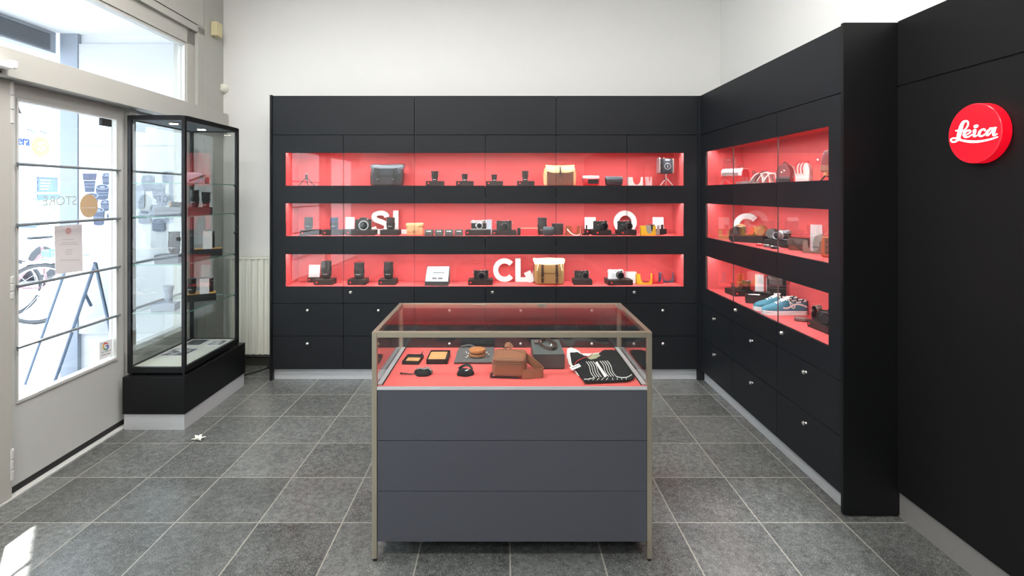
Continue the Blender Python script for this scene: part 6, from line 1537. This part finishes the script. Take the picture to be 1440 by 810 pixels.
for k in range(nst):
    if k in (4, 5): continue
    u = k/(nst-1); xt = 824+u*29.5; yt = 510.5-u*1.0; xb = 835.5+u*31; yb = 532.8-u*1.5
    pts = []
    for j in range(7):
        v = j/6; pts.append((xt+(xb-xt)*v+(1.3*math.sin(PI*v*2) if j else 0), yt+(yb-yt)*v))
    add_stroke(m, pts, 0.62, K.print, lambda x, y, d: tp_(x, y, d), 0.0005, 4, False)
add_stroke(m, [(838.5, 511.2), (842, 517), (848, 526), (852, 532)], [3.0, 3.2, 3.6, 4.0], K.print, lambda x, y, d: tp_(x, y, d), 0.0005, 4, False)
add_stroke(m, [(821, 535.5), (830, 535), (836, 532.8)], 0.7, K.print, lambda x, y, d: tp_(x, y, d), 0.0005, 4, False)
add_stroke(m, [(866, 531.5), (874, 533.2), (882, 532.5), (888.5, 529)], 0.8, K.print, lambda x, y, d: tp_(x, y, d), 0.0005, 4, False)
for k in range(9):
    xk = 827+k*6.3; add_stroke(m, [(xk+3, 533.8-0.05*k), (xk+(0 if k < 5 else 3.5), 536.8-0.05*k)], 0.55, K.print, lambda x, y, d: tp_(x, y, d), 0.0005, 0, False)
m.obj('print', t, label='white stripe print')
m = MB(); P = [(826, 503.5), (831, 501.5), (840, 499.2), (844.5, 502.5), (838, 506.5), (831, 508), (826.5, 506)]
tt = bmesh.new(); a = [tt.verts.new(tp_(x, y, 0.0006)) for x, y in P]; b = [tt.verts.new(tp_(x, y, 0.0014)) for x, y in P]; tt.faces.new(a); tt.faces.new(b)
for k in range(len(P)): tt.faces.new((a[k], a[(k+1) % len(P)], b[(k+1) % len(P)], b[k]))
m.add(tt, mat('neck_patch', S(170, 170, 140), 0.8, var=0.4, scale=120)); m.obj('neck_label', t)
tl = thing('price_tag', 'white price tag on red cord lying over the black T-shirt', 'tag', (0.42, 2.5, DK+0.0068+0.0104))
def tq(px, py, dd=0): x, y = cp(px, py, zt); return Vector((x-0.42, y-2.5, dd+0.001))
m = MB(); P = [(801, 517.2), (814, 512.2), (817, 516), (804.5, 521.6)]
tt = bmesh.new(); a = [tt.verts.new(tq(x, y)) for x, y in P]; b = [tt.verts.new(tq(x, y, 0.0015)) for x, y in P]; tt.faces.new(a); tt.faces.new(b)
for k in range(4): tt.faces.new((a[k], a[(k+1) % 4], b[(k+1) % 4], b[k]))
m.add(tt, K.white_card); m.obj('card', tl)
m = MB(); add_stroke(m, [(804, 518.4), (814.5, 514.2)], 0.8, K.text_dark, lambda x, y, d: tq(x, y, 0.0016+d), 0.0004, 0, False); m.obj('printed_line', tl)
m = MB(); m.tube([tq(x, y, 0.003) for x, y in [(v.x, v.y) for v in catmull([(808, 514, 0), (812, 509, 0), (820, 505, 0), (829, 501.8, 0), (835, 496.5, 0)], 5)]], 0.0016, K.cord_red, seg=6); m.obj('cord', tl)

# ================================================================== goods in the vitrine
def vx(px, X): return X*F/(px-VX)
t = thing('wrist_bag', 'pale lilac pouch with black strap on the top glass shelf of vitrine', 'pouch', (-2.30, vx(272, -2.30), VSH[0]+0.0025), math.radians(35))
m = MB(); m.soft(0.14, 0.05, 0.085, mat('lilac_cloth', S(176, 168, 184), 0.7), r=0.018, taper=0.85); m.obj('body', t)
m = MB(); m.ribbon([(-0.03, -0.027, 0.02), (0.02, -0.03, 0.042), (0.075, -0.02, 0.064)], (0, 0.2, 1), 0.014, 0.003, K.cam_black); m.obj('strap', t)
m = MB(); m.soft(0.03, 0.03, 0.05, K.cam_black, r=0.008, M=T(0.088, -0.005, 0)); m.obj('buckle', t)
def vbox(label, px, X, z, w, d, h, rz=0.6, mt=None, top=None):
    t = thing('product_box', label, 'box', (X, vx(px, X), z+0.0025), rz, 'boxes on the vitrine shelves')
    m = MB(); m.box(-w/2, w/2, -d/2, d/2, 0, h*0.6, mt or K.box, b=0.002); m.obj('tray', t)
    m = MB(); m.box(-w/2, w/2, -d/2, d/2, h*0.62, h-0.001, mt or K.box, b=0.001); m.box(-w/2+0.002, w/2-0.002, -d/2+0.002, d/2-0.002, h-0.001, h, top or mt or K.box, b=0.0003); m.obj('lid', t)
    return t, (X, vx(px, X), z+0.0025+h)
grey = mat('blue_grey_card', S(120, 128, 142), 0.6)
t, p = vbox('black box with two black lenses on second glass shelf of vitrine', 281, -2.30, VSH[1], 0.16, 0.11, 0.052)
lens_item('taller black lens on second glass shelf of vitrine', (p[0]-0.03, p[1]-0.015, p[2]), 0.030, 0.13, 2, group='lenses in the vitrine')
lens_item('shorter black lens on second glass shelf of vitrine', (p[0]+0.035, p[1]+0.022, p[2]), 0.032, 0.115, 1, group='lenses in the vitrine')
t, p = vbox('grey box at the front of second glass shelf in vitrine', 240, -2.30, VSH[1], 0.16, 0.10, 0.062, rz=0.2, mt=grey)
t = thing('loupe', 'small black loupe with brass ring on the grey box of vitrine', 'loupe', (p[0]+0.035, p[1], p[2]+0.018), 0.2)
m = MB(); m.lathe([(0, -0.03), (0.014, -0.03), (0.017, -0.02), (0.018, 0.01), (0.016, 0.03), (0, 0.03)], K.lens, 24, M=R(PI/2, 'Y')); m.obj('barrel', t)
m = MB(); m.lathe([(0.0165, -0.034), (0.019, -0.034), (0.019, -0.024), (0.0165, -0.024)], K.brass, 24, M=R(PI/2, 'Y')); m.obj('ring', t)
t, p = vbox('black box with golden lid on third glass shelf of vitrine', 293, -2.29, VSH[2], 0.19, 0.12, 0.055, rz=0.5, top=K.gold)
camera('black camera behind the white card on third glass shelf of vitrine', (p[0]-0.012, p[1]+0.036, p[2]), 0.075, 0.125, 0.036, rz=0.5, lx=0.0, lr=0.022, ll=0.008, group='cameras in the vitrine')
card('white card on third glass shelf of vitrine', (p[0]+0.025, p[1]-0.055, p[2]), 0.062, 0.135, rz=0.5, lean=0.04, group='white cards in the vitrine')
t, p = vbox('grey low box at the front of third glass shelf in vitrine', 238, -2.31, VSH[2], 0.15, 0.10, 0.060, rz=0.2, mt=grey)
lens_item('tall black lens on the grey box of third glass shelf', (p[0]+0.03, p[1]+0.01, p[2]), 0.036, 0.155, 2, group='lenses in the vitrine')
t, p = vbox('black box with golden lid on lowest glass shelf of vitrine', 284, -2.29, VSH[3], 0.19, 0.12, 0.055, rz=0.5, top=K.gold)
lens_item('black lens on lowest glass shelf of vitrine, left of white card', (p[0]-0.055, p[1]-0.035, p[2]), 0.028, 0.115, 2, group='lenses in the vitrine')
camera('black camera behind the white card on lowest glass shelf of vitrine', (p[0]+0.022, p[1]+0.042, p[2]), 0.075, 0.10, 0.035, rz=0.5, lx=0.0, lr=0.022, ll=0.015, group='cameras in the vitrine')
card('white card on lowest glass shelf of vitrine', (p[0]+0.045, p[1]-0.045, p[2]), 0.062, 0.115, rz=0.5, lean=0.04, group='white cards in the vitrine')
t = thing('cup_stand', 'pale blue-grey stand with tapered cup on lowest glass shelf of vitrine', 'stand', (-2.34, vx(233, -2.34), VSH[3]+0.0025), 0.2)
pale = mat('pale_blue_grey', S(158, 168, 186), 0.6)
m = MB(); m.box(-0.075, 0.075, -0.05, 0.05, 0, 0.052, pale, b=0.003); m.obj('base', t)
m = MB(); m.lathe([(0, 0.052), (0.022, 0.052), (0.024, 0.06), (0.028, 0.14), (0.033, 0.142), (0.034, 0.168), (0.030, 0.17), (0, 0.165)], pale, 28, M=T(0.018, 0, 0)); m.obj('cup', t)
# prints on the cream floor
for k, (px, py, w, d, lab) in enumerate(((-2.385, 3.865, 0.20, 0.20, 'black and white photo print lying nearest on the vitrine floor'), (-2.405, 4.11, 0.15, 0.17, 'dark photo print lying in the middle of the vitrine floor'), (-2.235, 4.10, 0.125, 0.14, 'small photo print lying at the far end of vitrine floor'))):
    x, y = px, py
    t = thing('photo_print', lab, 'photo print', (x, y, 0.4030), -0.05+0.05*k, 'photo prints in the vitrine')
    m = MB(); m.box(-w/2, w/2, -d/2, d/2, 0, 0.003, K.white_card, b=0.0008); m.obj('mount', t)
    m = MB(); m.box(-w/2+0.012, w/2-0.012, -d/2+0.012, d/2-0.012, 0.003, 0.0036, photo_mat('photo_image', S(40, 41, 44), S(206, 207, 208) if k != 1 else S(96, 98, 102), 16, k*3.7)); m.obj('image', t)
# ================================================================== light and camera
def area(name, loc, size, power, rot=(0, 0, 0), col=(1, 1, 1)):
    l = bpy.data.lights.new(name, 'AREA'); l.shape = 'RECTANGLE'; l.size, l.size_y = size; l.energy = power; l.color = col
    o = bpy.data.objects.new(name, l); COL.objects.link(o); o.location = loc; o.rotation_euler = rot; return o
for x, y, pw in ((-1.3, 0.2, 84), (0.9, 0.2, 42), (-1.3, 2.5, 84), (0.9, 2.3, 44), (-0.2, -2.0, 60)):
    area('ceiling_lamp', (x, y, 3.72), (1.5, 0.5), pw, col=(1.0, 0.975, 0.94))
sp = bpy.data.lights.new('ceiling_spot', 'SPOT'); sp.energy = 800; sp.spot_size = math.radians(17); sp.spot_blend = 1.0; sp.shadow_soft_size = 0.04; sp.color = (0.92, 0.96, 1.0)
spo = bpy.data.objects.new('ceiling_spot', sp); COL.objects.link(spo); spo.location = (1.0, 0.9, 3.7)
spo.rotation_euler = (Vector((1.12, 2.35, 0))-spo.location).to_track_quat('-Z', 'Y').to_euler()
sun = bpy.data.lights.new('sun', 'SUN'); sun.energy = 20.0; sun.angle = 0.012; sun.color = (1.0, 0.96, 0.9)
so = bpy.data.objects.new('sun', sun); COL.objects.link(so)
d = Vector((0.68, -0.87, -1.0)).normalized(); so.rotation_euler = d.to_track_quat('-Z', 'Y').to_euler()

w = bpy.data.worlds.new('World'); SC.world = w; w.use_nodes = True
bg = w.node_tree.nodes['Background']; bg.inputs['Color'].default_value = (0.86, 0.93, 1.0, 1); bg.inputs['Strength'].default_value = 5.4

cam = bpy.data.cameras.new('Camera'); cam.sensor_width = 36; cam.lens = F/1440*36
cam.shift_x = (720-VX)/1440; cam.shift_y = -(405-VY)/1440; cam.clip_start = 0.05
co = bpy.data.objects.new('Camera', cam); COL.objects.link(co); co.location = (0, 0, H); co.rotation_euler = (PI/2, 0, 0)
SC.camera = co
vs = SC.view_settings; SC.display_settings.display_device = 'sRGB'
vs.view_transform = 'Standard'; vs.look = 'None'; vs.gamma = 1; vs.use_curve_mapping = False; vs.exposure = 0.0
cy = SC.cycles
cy.max_bounces = 12; cy.transparent_max_bounces = 40; cy.glossy_bounces = 4; cy.diffuse_bounces = 5; cy.transmission_bounces = 8
cy.caustics_reflective = False; cy.caustics_refractive = False; cy.sample_clamp_indirect = 6; cy.use_denoising = True
